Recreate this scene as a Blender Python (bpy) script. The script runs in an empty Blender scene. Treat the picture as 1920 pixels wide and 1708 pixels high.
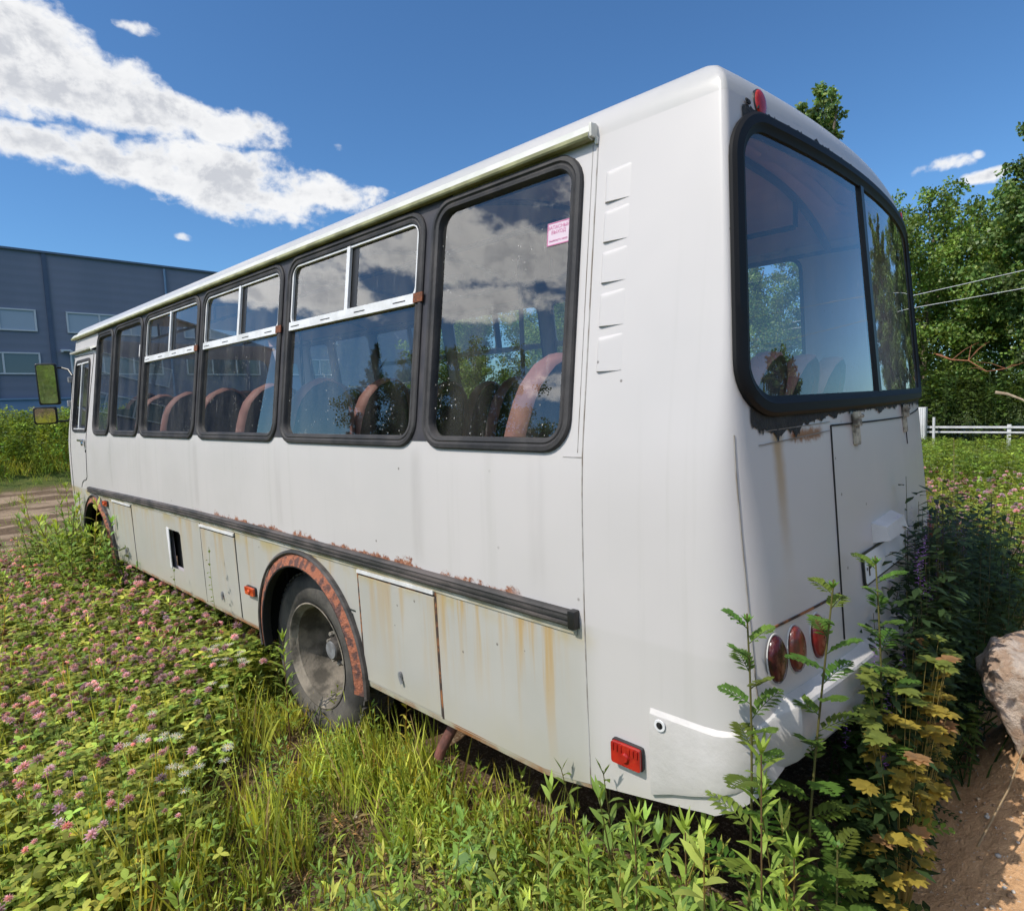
import bpy, bmesh, math, random
import numpy as np
from mathutils import Vector, Matrix, geometry
random.seed(7); RNG = np.random.default_rng(11)
sc = bpy.context.scene
COL = sc.collection

# ---------------------------------------------------------------- camera
FPX = 1153.9
CAM = np.array([-2.844, -.826, 1.838])
_y, _p, _r = math.radians(46.71), math.radians(5.11), math.radians(-2.217)
FW = np.array([math.sin(_y)*math.cos(_p), math.cos(_y)*math.cos(_p), -math.sin(_p)])
_r0 = np.array([math.cos(_y), -math.sin(_y), 0]); _u0 = np.cross(_r0, FW)
RT = _r0*math.cos(_r)+_u0*math.sin(_r); UP = -_r0*math.sin(_r)+_u0*math.cos(_r)
cam = bpy.data.cameras.new('camera'); camo = bpy.data.objects.new('camera', cam); COL.objects.link(camo)
cam.sensor_width = 36; cam.lens = 36*FPX/1920; cam.clip_start = .05; cam.clip_end = 3000
M = Matrix(((RT[0], UP[0], -FW[0], CAM[0]), (RT[1], UP[1], -FW[1], CAM[1]), (RT[2], UP[2], -FW[2], CAM[2]), (0, 0, 0, 1)))
camo.matrix_world = M
sc.camera = camo
sc.render.resolution_x = 1024; sc.render.resolution_y = 910

def pdir(px, py):
    d = FW+RT*(px-960)/FPX-UP*(py-854)/FPX
    return d/np.linalg.norm(d)

# ---------------------------------------------------------------- light
SUN_EL = 50.; SUN_AZ = (-.956, .292)          # horizontal direction towards the sun
EXPO = 0.0
sc.view_settings.view_transform = 'Standard'; sc.view_settings.look = 'None'
sc.view_settings.exposure = EXPO; sc.view_settings.gamma = 1
sc.cycles.max_bounces = 9; sc.cycles.transparent_max_bounces = 24; sc.cycles.diffuse_bounces = 3
sc.cycles.caustics_reflective = False; sc.cycles.caustics_refractive = False
sc.cycles.use_denoising = True
sun = bpy.data.lights.new('sun', 'SUN'); sun.energy = 4.2; sun.angle = math.radians(.53); sun.color = (1, .94, .84)
suno = bpy.data.objects.new('sun', sun); COL.objects.link(suno)
ce = math.cos(math.radians(SUN_EL))
SUND = Vector((SUN_AZ[0]*ce, SUN_AZ[1]*ce, math.sin(math.radians(SUN_EL)))).normalized()
suno.rotation_euler = SUND.to_track_quat('Z', 'Y').to_euler()

def N(nt, typ, **kw):
    n = nt.nodes.new(typ)
    for k, v in kw.items():
        if k == 'ins':
            for kk, vv in v.items():
                n.inputs[kk].default_value = vv
        else:
            setattr(n, k, v)
    return n
def L(nt, a, b): nt.links.new(a, b)
def fac(nt, op, a, b=None, c=None, clamp=False):
    n = nt.nodes.new('ShaderNodeMath'); n.operation = op; n.use_clamp = clamp
    for i, v in enumerate((a, b, c)):
        if v is None: continue
        if isinstance(v, (int, float)): n.inputs[i].default_value = v
        else: L(nt, v, n.inputs[i])
    return n.outputs[0]
def smooth(nt, v, a, b, lo=0., hi=1.):
    n = nt.nodes.new('ShaderNodeMapRange'); n.interpolation_type = 'SMOOTHSTEP'
    L(nt, v, n.inputs[0]); n.inputs[1].default_value = a; n.inputs[2].default_value = b
    n.inputs[3].default_value = lo; n.inputs[4].default_value = hi
    return n.outputs[0]
def noise(nt, vec, scale, detail=4, rough=.55, dist=0., typ='3D'):
    n = nt.nodes.new('ShaderNodeTexNoise'); n.noise_dimensions = typ
    n.inputs['Scale'].default_value = scale; n.inputs['Detail'].default_value = detail
    n.inputs['Roughness'].default_value = rough; n.inputs['Distortion'].default_value = dist
    if vec is not None: L(nt, vec, n.inputs['Vector'])
    return n.outputs['Fac']
def mixc(nt, f, a, b, mode='MIX'):
    n = nt.nodes.new('ShaderNodeMix'); n.data_type = 'RGBA'; n.blend_type = mode
    for i, v in ((0, f), (6, a), (7, b)):
        if isinstance(v, (int, float)): n.inputs[i].default_value = v
        elif isinstance(v, tuple): n.inputs[i].default_value = (*v[:3], 1)
        else: L(nt, v, n.inputs[i])
    return n.outputs[2]
def mapping(nt, vec, scale=(1, 1, 1), rot=(0, 0, 0), loc=(0, 0, 0)):
    n = nt.nodes.new('ShaderNodeMapping'); L(nt, vec, n.inputs[0])
    n.inputs['Scale'].default_value = scale; n.inputs['Rotation'].default_value = rot; n.inputs['Location'].default_value = loc
    return n.outputs[0]

# ---------------------------------------------------------------- sky with clouds
world = bpy.data.worlds.new('World'); sc.world = world; world.use_nodes = True
nt = world.node_tree; nt.nodes.clear()
sky = N(nt, 'ShaderNodeTexSky', sky_type='NISHITA', sun_disc=False)
sky.sun_elevation = math.radians(SUN_EL); sky.sun_rotation = math.atan2(SUN_AZ[0], SUN_AZ[1])
sky.air_density = 1.0; sky.dust_density = .3; sky.ozone_density = 2.2; sky.altitude = 100
tc = N(nt, 'ShaderNodeTexCoord'); G = tc.outputs['Generated']
warp = N(nt, 'ShaderNodeTexNoise', ins={'Scale': 5.0, 'Detail': 3})
L(nt, G, warp.inputs['Vector'])
wv = N(nt, 'ShaderNodeVectorMath', operation='MULTIPLY_ADD'); L(nt, warp.outputs['Color'], wv.inputs[0])
wv.inputs[1].default_value = (.05, .05, .05)
wsub = N(nt, 'ShaderNodeVectorMath', operation='ADD'); L(nt, G, wsub.inputs[0]); wsub.inputs[1].default_value = (-.025, -.025, -.025)
L(nt, wsub.outputs[0], wv.inputs[2]); D = wv.outputs[0]
def dot(v, a):
    n = nt.nodes.new('ShaderNodeVectorMath'); n.operation = 'DOT_PRODUCT'; L(nt, v, n.inputs[0]); n.inputs[1].default_value = tuple(a)
    return n.outputs['Value']
def blob_dir(c, a, b, ra, rb, pk=1.):
    c = c/np.linalg.norm(c); a = a-c*(a@c); a /= np.linalg.norm(a); b = b-c*(b@c)-a*(b@a); b /= np.linalg.norm(b)
    u = dot(D, a/ra); v = dot(D, b/rb)
    e = fac(nt, 'ADD', fac(nt, 'MULTIPLY', u, u), fac(nt, 'MULTIPLY', v, v))
    return fac(nt, 'SUBTRACT', pk, e), v
def blob_px(px, py, rx, ry, ang):
    c = pdir(px, py); t = math.radians(ang)
    a = pdir(px+30*math.cos(t), py+30*math.sin(t))-c; b = pdir(px+30*math.sin(t), py-30*math.cos(t))-c
    k = np.linalg.norm(a)/30; k2 = np.linalg.norm(b)/30
    return blob_dir(c, a, b, rx*k, ry*k2, 1. if rx >= 90 else .45)
def azel(az, el):
    az, el = math.radians(az), math.radians(el)
    return np.array([math.sin(az)*math.cos(el), math.cos(az)*math.cos(el), math.sin(el)])
def blob_ae(az, el, ra, rb, tilt=0.):
    c = azel(az, el); a = azel(az+1, el+tilt)-c; b = azel(az, el+1)-c
    return blob_dir(c, a, b, math.radians(ra), math.radians(rb))
blobs = [blob_px(*a) for a in [(60, 100, 150, 90, 12), (150, 160, 200, 75, 22), (240, 200, 130, 55, 20), (60, 170, 150, 60, 14), (330, 215, 90, 34, 20), (425, 240, 110, 36, 12),
    (90, 285, 130, 26, 22), (260, 325, 190, 48, 14), (440, 345, 210, 62, 8), (600, 352, 120, 34, 10), (690, 352, 60, 14, 6), (262, 60, 48, 18, 12), (343, 456, 24, 12, 8), (630, 272, 14, 9, 0),
    (1780, 318, 85, 15, -14), (1860, 335, 62, 15, -10), (1845, 297, 18, 10, 0)]]
blobs += [blob_ae(*a) for a in [(-37, 24.5, 6, 4, 0), (-44, 24, 8, 2.6, -.1), (-42, 19.5, 5.5, 1.8, -.2), (-27, 17, 5, 2.2, 0), (-25, 21, 6, 2.0, 0), (-32, 22, 3.5, 2, 0), (-21, 16, 4, 1.4, 0),
    (-60, 30, 10, 5, 0), (-85, 26, 13, 5, 0), (-110, 40, 14, 6, 0), (-130, 22, 15, 6, 0), (-165, 50, 24, 11, 0), (150, 66, 16, 9, 0), (-55, 13, 8, 1.6, 0),  (-100, 62, 18, 9, 0)]]  # high clouds behind the camera are added to whiten the shade
m = None; vv = None
for e, v in blobs:
    m = e if m is None else fac(nt, 'MAXIMUM', m, e)
Gs = mapping(nt, G, scale=(1, 1, 1.35))
n1 = noise(nt, Gs, 9, 9, .62, .25)
up = N(nt, 'ShaderNodeVectorMath', operation='ADD'); L(nt, Gs, up.inputs[0]); up.inputs[1].default_value = (SUND[0]*.022, SUND[1]*.022, SUND[2]*.022+.012)
n2 = noise(nt, up.outputs[0], 9, 9, .62, .25)
n3 = noise(nt, Gs, 38, 5, .6, .3)
d = fac(nt, 'ADD', fac(nt, 'MAXIMUM', m, -1.2), fac(nt, 'MULTIPLY', fac(nt, 'SUBTRACT', n1, .5), 2.2))
d = fac(nt, 'ADD', d, fac(nt, 'MULTIPLY', fac(nt, 'SUBTRACT', n3, .5), 1.1))
n5 = noise(nt, Gs, 110, 4, .6, .3)
d = fac(nt, 'ADD', d, fac(nt, 'MULTIPLY', fac(nt, 'SUBTRACT', n5, .5), .7))
bil = fac(nt, 'SUBTRACT', 1., fac(nt, 'ABSOLUTE', fac(nt, 'SUBTRACT', fac(nt, 'MULTIPLY', noise(nt, Gs, 17, 3, .55, .1), 2.), 1.)))
d = fac(nt, 'ADD', d, fac(nt, 'MULTIPLY', fac(nt, 'SUBTRACT', bil, .72), 1.5))
dens = smooth(nt, d, -.20, .80)
# thickness towards the sun darkens the cloud's base
lit = smooth(nt, fac(nt, 'SUBTRACT', n1, n2), -.05, .09)
thick = smooth(nt, d, .35, 1.5)
n4 = noise(nt, Gs, 20, 6, .6, .4)
shade = fac(nt, 'MULTIPLY', thick, fac(nt, 'SUBTRACT', fac(nt, 'ADD', .72, fac(nt, 'MULTIPLY', n4, .75)), fac(nt, 'MULTIPLY', lit, .85)), clamp=True)
ccol = mixc(nt, shade, (7.9, 7.9, 7.9), (5.0, 5.15, 5.5))
skyc = mixc(nt, 1., sky.outputs[0], (.58, .90, 1.16), 'MULTIPLY')
west = smooth(nt, dot(G, (-.95, .05, 0.)), .05, .5, 1., 2.9)  # unseen western clouds brightened for window reflections and whiter fill light
vm = N(nt, 'ShaderNodeVectorMath', operation='SCALE'); L(nt, ccol, vm.inputs[0]); L(nt, west, vm.inputs['Scale']); ccol = vm.outputs[0]
out = mixc(nt, fac(nt, 'MULTIPLY', dens, .97), skyc, ccol)
bg = N(nt, 'ShaderNodeBackground'); L(nt, out, bg.inputs[0]); bg.inputs[1].default_value = .125
wo = N(nt, 'ShaderNodeOutputWorld'); L(nt, bg.outputs[0], wo.inputs[0])

# ---------------------------------------------------------------- helpers
def mat(name, col=(.5, .5, .5), rough=.6, metal=0., spec=.5, **kw):
    m = bpy.data.materials.new(name); m.use_nodes = True
    b = m.node_tree.nodes['Principled BSDF']
    b.inputs['Base Color'].default_value = (*col, 1); b.inputs['Roughness'].default_value = rough
    b.inputs['Metallic'].default_value = metal; b.inputs['Specular IOR Level'].default_value = spec
    for k, v in kw.items(): b.inputs[k].default_value = v
    return m
def bsdf(m): return m.node_tree.nodes['Principled BSDF']
def varied(name, c1, c2, scale=8, rough=.7, bump=.0, bscale=40, detail=5, stretch=(1, 1, 1), lo=.35, hi=.65, metal=0, spec=.4):
    m = mat(name, c1, rough, metal, spec); t = m.node_tree; b = bsdf(m)
    tcn = N(t, 'ShaderNodeTexCoord'); v = mapping(t, tcn.outputs['Object'], scale=stretch)
    f = smooth(t, noise(t, v, scale, detail), lo, hi)
    L(t, mixc(t, f, c1, c2), b.inputs['Base Color'])
    if bump:
        bn = N(t, 'ShaderNodeBump', ins={'Strength': bump, 'Distance': .02}); L(t, noise(t, v, bscale, 6, .65), bn.inputs['Height'])
        L(t, bn.outputs[0], b.inputs['Normal'])
    return m
def tag(o, label=None, cat=None, group=None, kind=None):
    if label: o['label'] = label
    if cat: o['category'] = cat
    if group: o['group'] = group
    if kind: o['kind'] = kind
    return o
def empty(name, loc, label=None, cat=None, group=None, rz=0.):
    o = bpy.data.objects.new(name, None); COL.objects.link(o); o.location = loc; o.rotation_euler = (0, 0, rz)
    o.empty_display_size = .2
    return tag(o, label, cat, group)
def link(name, me, m=None, parent=None, world=True, smooth_=True, angle=None):
    o = bpy.data.objects.new(name, me); COL.objects.link(o)
    if m is not None:
        for mm in (m if isinstance(m, (list, tuple)) else [m]): me.materials.append(mm)
    if smooth_ and len(me.polygons):
        me.polygons.foreach_set('use_smooth', [True]*len(me.polygons))
        if angle is not None:
            me.set_sharp_from_angle(angle=math.radians(angle))
    if parent is not None:
        o.parent = parent
        if world:                         # geometry given in world coordinates
            p = parent; off = Vector((0, 0, 0)); 
            while p is not None:
                off += p.location; p = p.parent
            o.location = -off
    return o
def mk(name, V, F, m=None, parent=None, world=True, smooth_=True, angle=35, mi=None):
    me = bpy.data.meshes.new(name); me.from_pydata([tuple(map(float, v)) for v in V], [], F); me.validate(); me.update()
    o = link(name, me, m, parent, world, smooth_, angle)
    if mi is not None: me.polygons.foreach_set('material_index', mi)
    return o
class MB:
    def __init__(s): s.V = []; s.F = []; s.mi = []
    def add(s, V, F, mi=0):
        o = len(s.V); s.V += [tuple(v) for v in V]; s.F += [tuple(i+o for i in f) for f in F]; s.mi += [mi]*len(F)
    def box(s, c, d, rz=0., bev=0., mi=0, R=None):
        bm = bmesh.new(); bmesh.ops.create_cube(bm, size=1)
        bmesh.ops.scale(bm, vec=d, verts=bm.verts)
        if bev: bmesh.ops.bevel(bm, geom=bm.edges[:], offset=bev, segments=2, affect='EDGES', profile=.6)
        if R is not None: bmesh.ops.transform(bm, matrix=R.to_4x4() if len(R) == 3 else R, verts=bm.verts)
        if rz: bmesh.ops.rotate(bm, matrix=Matrix.Rotation(rz, 3, 'Z'), verts=bm.verts)
        bmesh.ops.translate(bm, vec=c, verts=bm.verts)
        s.bm(bm, mi)
    def bm(s, bm, mi=0):
        bm.verts.index_update()
        s.add([v.co[:] for v in bm.verts], [[v.index for v in f.verts] for f in bm.faces], mi); bm.free()
    def tube(s, pts, r, n=8, mi=0, cap=True):
        pts = [Vector(p) for p in pts]; rs = r if isinstance(r, (list, tuple)) else [r]*len(pts)
        V = []; F = []; prev = None
        for i, p in enumerate(pts):
            t = (pts[min(i+1, len(pts)-1)]-pts[max(i-1, 0)]).normalized()
            if prev is None:
                a = t.orthogonal().normalized()
            else:
                a = (prev-t*prev.dot(t)); a = a.normalized() if a.length > 1e-6 else t.orthogonal().normalized()
            prev = a; b = t.cross(a)
            for k in range(n):
                q = 2*math.pi*k/n; V.append(p+(a*math.cos(q)+b*math.sin(q))*rs[i])
        for i in range(len(pts)-1):
            for k in range(n): F.append((i*n+k, i*n+(k+1) % n, (i+1)*n+(k+1) % n, (i+1)*n+k))
        if cap: F.append(tuple(reversed(range(n)))); F.append(tuple(range((len(pts)-1)*n, len(pts)*n)))
        s.add(V, F, mi)
    def lathe(s, prof, c, axis='X', n=48, mi=0, close=False):
        V = []; F = []
        for a, r in prof:
            for k in range(n):
                q = 2*math.pi*k/n
                p = (a, r*math.cos(q), r*math.sin(q)) if axis == 'X' else ((r*math.cos(q), a, r*math.sin(q)) if axis == 'Y' else (r*math.cos(q), r*math.sin(q), a))
                V.append((p[0]+c[0], p[1]+c[1], p[2]+c[2]))
        m_ = len(prof)
        for i in range(m_-1 if not close else m_):
            j = (i+1) % m_
            for k in range(n): F.append((i*n+k, i*n+(k+1) % n, j*n+(k+1) % n, j*n+k))
        s.add(V, F, mi)
    def grid(s, P, mi=0, close_u=False):
        nu = len(P); nv = len(P[0]); V = [p for row in P for p in row]
        F = [(i*nv+j, ((i+1) % nu)*nv+j, ((i+1) % nu)*nv+j+1, i*nv+j+1) for i in range(nu if close_u else nu-1) for j in range(nv-1)]
        s.add(V, F, mi)
    def build(s, name, m=None, parent=None, world=True, smooth_=True, angle=35):
        return mk(name, s.V, s.F, m, parent, world, smooth_, angle, s.mi if any(s.mi) else None)
def inpoly(x, y, P):
    c = False; j = len(P)-1
    for i in range(len(P)):
        xi, yi = P[i]; xj, yj = P[j]
        if (yi > y) != (yj > y) and x < (xj-xi)*(y-yi)/(yj-yi)+xi: c = not c
        j = i
    return c
def rrect(x0, x1, y0, y1, r, k=6):
    P = []
    for cx, cy, a0 in ((x1-r, y1-r, 0), (x0+r, y1-r, 90), (x0+r, y0+r, 180), (x1-r, y0+r, 270)):
        for i in range(k+1):
            a = math.radians(a0+90*i/k); P.append((cx+r*math.cos(a), cy+r*math.sin(a)))
    return P
def densify(P, h):
    R = []
    for i in range(len(P)):
        a, b = P[i], P[(i+1) % len(P)]; l = math.hypot(b[0]-a[0], b[1]-a[1]); n = max(1, int(l/h))
        R += [(a[0]+(b[0]-a[0])*k/n, a[1]+(b[1]-a[1])*k/n) for k in range(n)]
    return R
def sheet(outer, holes, h, sx=1.):
    """triangulate a 2D outline with holes, with inner points every h"""
    V = []; E = []
    for P in [outer]+holes:
        P = densify(P, h); o = len(V); V += P; E += [(o+i, o+(i+1) % len(P)) for i in range(len(P))]
    xs = [p[0] for p in outer]; ys = [p[1] for p in outer]
    x = min(xs)+h/2
    allP = [outer]+holes
    bnd = np.array(V)
    while x < max(xs):
        y = min(ys)+h/2
        while y < max(ys):
            if inpoly(x, y, outer) and not any(inpoly(x, y, H) for H in holes):
                if np.min(np.hypot(bnd[:, 0]-x, bnd[:, 1]-y)) > h*.35: V.append((x, y))
            y += h
        x += h
    r = geometry.delaunay_2d_cdt([Vector(v) for v in V], E, [], 0, 1e-6)
    vs = [tuple(v) for v in r[0]]; F = []
    for f in r[2]:
        cx = sum(vs[i][0] for i in f)/3; cy = sum(vs[i][1] for i in f)/3
        if inpoly(cx, cy, outer) and not any(inpoly(cx, cy, H) for H in holes): F.append(tuple(f))
    return vs, F
# ================================================================ BUS
_Z = [.40, .60, .80, 1.0, 1.2, 1.4, 1.55, 1.65, 2.68, 3.0]
_W = [1.240, 1.248, 1.252, 1.255, 1.2555, 1.2535, 1.249, 1.2425, 1.105, 1.06]
_zz = np.linspace(.4, 3.0, 261); _ww = np.interp(_zz, _Z, _W); _k = np.ones(13)/13
_ws = np.convolve(np.pad(_ww, 6, mode='edge'), _k, 'valid'); _ws = np.where(_zz > 2.6, _ww, _ws); _ws[:8] = _ww[:8]
def hw(z): return float(np.interp(z, _zz, _ws))
def ryy(x, z): return -.255+.073*x*x+.093*(z-1.5)
def SL(y, z, off=0.): return (-(hw(z)+off), y, z+(off*.134 if z > 1.65 else 0))
def SR(y, z, off=0.): return ((hw(z)+off), y, z+(off*.134 if z > 1.65 else 0))
def RR(z): return float(np.interp(z, [1.0, 1.3, 1.5, 1.7, 1.9, 2.1, 2.7], [.15, .14, .115, .07, .038, .024, .018]))
def tcz(z): return 1-RR(z)/hw(z)
def RP(x, z, off=0.):                     # rear face
    n = Vector((.146*x, -1, .093)).normalized()
    return (x+n.x*off, ryy(x, z)+n.y*off, z+n.z*off)
def RT_(t, z, off=0.): return RP(t*hw(z), z, off)
YS = .37; YF = 7.36

# ---- materials
def paint_material():
    m = mat('weathered white paint', (.7, .69, .7), .28, 0, .5); t = m.node_tree; b = bsdf(m)
    b.inputs['Coat Weight'].default_value = .06; b.inputs['Coat Roughness'].default_value = .2
    o = N(t, 'ShaderNodeTexCoord').outputs['Object']
    sp = N(t, 'ShaderNodeSeparateXYZ'); L(t, o, sp.inputs[0]); X, Y, Z = sp.outputs
    base = mixc(t, smooth(t, noise(t, o, 1.3, 3), .35, .7), (.55, .522, .517), (.51, .488, .482))
    low = smooth(t, Z, 1.10, 1.08)
    aft = smooth(t, Y, .30, .42)
    lo_col = mixc(t, smooth(t, noise(t, o, 2.2, 4), .3, .7), (.44, .425, .395), (.40, .39, .36))
    base = mixc(t, fac(t, 'MULTIPLY', low, fac(t, 'ADD', fac(t, 'MULTIPLY', aft, .8), .2)), base, lo_col)
    # vertical wash marks under the windows and all over the lower panels
    st = noise(t, mapping(t, o, scale=(1, 9, .35)), 2.0, 5, .6)
    st2 = smooth(t, st, .52, .72)
    side = smooth(t, fac(t, 'ABSOLUTE', X), 1.12, 1.2)
    base = mixc(t, fac(t, 'MULTIPLY', fac(t, 'MULTIPLY', st2, .22), side), base, (.40, .39, .36))
    pil = None  # dark bands below the pillars, shade of panel ripples put into the colour
    for yp in (.55, 1.215, 2.465, 3.685, 4.925, 5.78):
        g_ = smooth(t, fac(t, 'ABSOLUTE', fac(t, 'SUBTRACT', Y, yp+.02)), .055, .012); pil = g_ if pil is None else fac(t, 'MAXIMUM', pil, g_)
    pil = fac(t, 'MULTIPLY', fac(t, 'MULTIPLY', pil, smooth(t, Z, 1.14, 1.25)), fac(t, 'MULTIPLY', side, smooth(t, Z, 1.68, 1.6)))
    base = mixc(t, fac(t, 'MULTIPLY', fac(t, 'MULTIPLY', pil, .30), smooth(t, noise(t, mapping(t, o, scale=(1, 3, .5)), 3, 4), .3, .7)), base, (.33, .31, .30))
    # dirt towards the skirt
    dz = smooth(t, fac(t, 'ADD', Z, fac(t, 'MULTIPLY', noise(t, o, 6, 5), .25)), .82, .58)
    base = mixc(t, fac(t, 'MULTIPLY', dz, .35), base, (.42, .38, .27))
    # rust streaks that run down from the moulding
    s1 = noise(t, mapping(t, o, scale=(1, 1, .05)), 17.0, 3, .6)
    fade = smooth(t, fac(t, 'SUBTRACT', Z, fac(t, 'MULTIPLY', noise(t, mapping(t, o, scale=(1, 1, 0)), 9, 2), .75)), .10, .80)
    zone = fac(t, 'MULTIPLY', smooth(t, Y, .42, .55), fac(t, 'SUBTRACT', 1., smooth(t, Y, 1.05, 1.5, 0., .55)))
    stre = fac(t, 'MULTIPLY', fac(t, 'MULTIPLY', smooth(t, s1, .47, .66), fade), fac(t, 'MULTIPLY', zone, smooth(t, Z, 1.10, 1.07)))
    base = mixc(t, fac(t, 'MULTIPLY', stre, .9), base, (.44, .27, .07))
    core = fac(t, 'MULTIPLY', fac(t, 'MULTIPLY', smooth(t, s1, .66, .74), fade), fac(t, 'MULTIPLY', zone, fac(t, 'MULTIPLY', smooth(t, Z, .85, 1.02), smooth(t, Z, 1.10, 1.08))))
    base = mixc(t, fac(t, 'MULTIPLY', core, .8), base, (.30, .11, .03))
    # yellowish stain right under the moulding
    ys = fac(t, 'MULTIPLY', smooth(t, Z, .98, 1.06), fac(t, 'MULTIPLY', smooth(t, Z, 1.10, 1.07), smooth(t, noise(t, o, 4, 4), .42, .6)))
    base = mixc(t, fac(t, 'MULTIPLY', fac(t, 'MULTIPLY', ys, .6), aft), base, (.42, .33, .12))
    # blistered rust that creeps up over the moulding
    hN = fac(t, 'ADD', fac(t, 'MULTIPLY', noise(t, mapping(t, o, scale=(1, 1, 1.25)), 30, 7, .82), .75), fac(t, 'MULTIPLY', noise(t, o, 9, 3), .3))
    hM = smooth(t, noise(t, mapping(t, o, scale=(0, 1, 0), loc=(0, 3.1, 0)), 4.6, 3), .38, .58)
    hgt = fac(t, 'MULTIPLY', fac(t, 'MULTIPLY', smooth(t, hN, .40, .72), hM), .050)
    zz = fac(t, 'SUBTRACT', Z, fac(t, 'ADD', 1.133, fac(t, 'MULTIPLY', fac(t, 'SINE', fac(t, 'MULTIPLY', fac(t, 'SUBTRACT', Y, .5), .56)), .022)))
    rr = fac(t, 'MULTIPLY', smooth(t, fac(t, 'SUBTRACT', hgt, zz), -.003, .010), fac(t, 'MULTIPLY', smooth(t, Y, .62, .72), smooth(t, Y, 3.9, 3.2)))
    rr = fac(t, 'MULTIPLY', rr, smooth(t, Z, 1.10, 1.11))
    rust = mixc(t, smooth(t, noise(t, o, 60, 4), .35, .65), (.17, .055, .028), (.36, .16, .085))
    rr = fac(t, 'MULTIPLY', rr, side)
    base = mixc(t, rr, base, rust)
    # little chips
    ch = N(t, 'ShaderNodeTexVoronoi', ins={'Scale': 11.0}); L(t, o, ch.inputs['Vector'])
    chip = fac(t, 'MULTIPLY', smooth(t, ch.outputs['Distance'], .075, .05), smooth(t, noise(t, o, 2.6, 2), .54, .58))
    base = mixc(t, fac(t, 'MULTIPLY', chip, .75), base, (.13, .11, .10))
    # rust run on the rear panel under the window
    rearm = fac(t, 'SUBTRACT', 1., smooth(t, Y, -.12, -.08))
    rx = fac(t, 'ABSOLUTE', fac(t, 'ADD', X, 1.01))
    rx2 = smooth(t, fac(t, 'ADD', rx, fac(t, 'MULTIPLY', noise(t, o, 12, 3), .03)), .062, .018)
    run = fac(t, 'MULTIPLY', fac(t, 'MULTIPLY', rx2, smooth(t, Z, 1.22, 1.72)), fac(t, 'MULTIPLY', rearm, smooth(t, Z, 1.80, 1.77)))
    base = mixc(t, fac(t, 'MULTIPLY', run, .75), base, (.36, .20, .05))
    rx = smooth(t, fac(t, 'ABSOLUTE', fac(t, 'ADD', X, .83)), .13, .08)
    rz = smooth(t, fac(t, 'SUBTRACT', fac(t, 'ABSOLUTE', fac(t, 'SUBTRACT', Z, 1.698)), fac(t, 'MULTIPLY', noise(t, o, 45, 4, .7), .045)), .006, -.016)
    base = mixc(t, fac(t, 'MULTIPLY', fac(t, 'MULTIPLY', rx, rz), rearm), base, (.26, .09, .02))
    L(t, base, b.inputs['Base Color'])
    ro = fac(t, 'ADD', fac(t, 'MULTIPLY', fac(t, 'MAXIMUM', rr, core), .5), fac(t, 'ADD', fac(t, 'MULTIPLY', noise(t, o, 5, 4), .22), .26))
    L(t, ro, b.inputs['Roughness'])
    bn = N(t, 'ShaderNodeBump', ins={'Strength': .35, 'Distance': .004})
    hgt2 = fac(t, 'ADD', fac(t, 'MULTIPLY', noise(t, o, 1.6, 2), 1.2), fac(t, 'MULTIPLY', fac(t, 'MULTIPLY', rr, noise(t, o, 80, 4)), 1.5))
    hgt2 = fac(t, 'SUBTRACT', hgt2, fac(t, 'MULTIPLY', chip, .25))
    hgt2 = fac(t, 'ADD', hgt2, fac(t, 'ADD', fac(t, 'MULTIPLY', pil, .5), fac(t, 'MULTIPLY', noise(t, mapping(t, o, scale=(1, 1, .6)), .9, 1), 2.2)))
    L(t, hgt2, bn.inputs['Height']); L(t, bn.outputs[0], b.inputs['Normal'])
    return m
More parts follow.
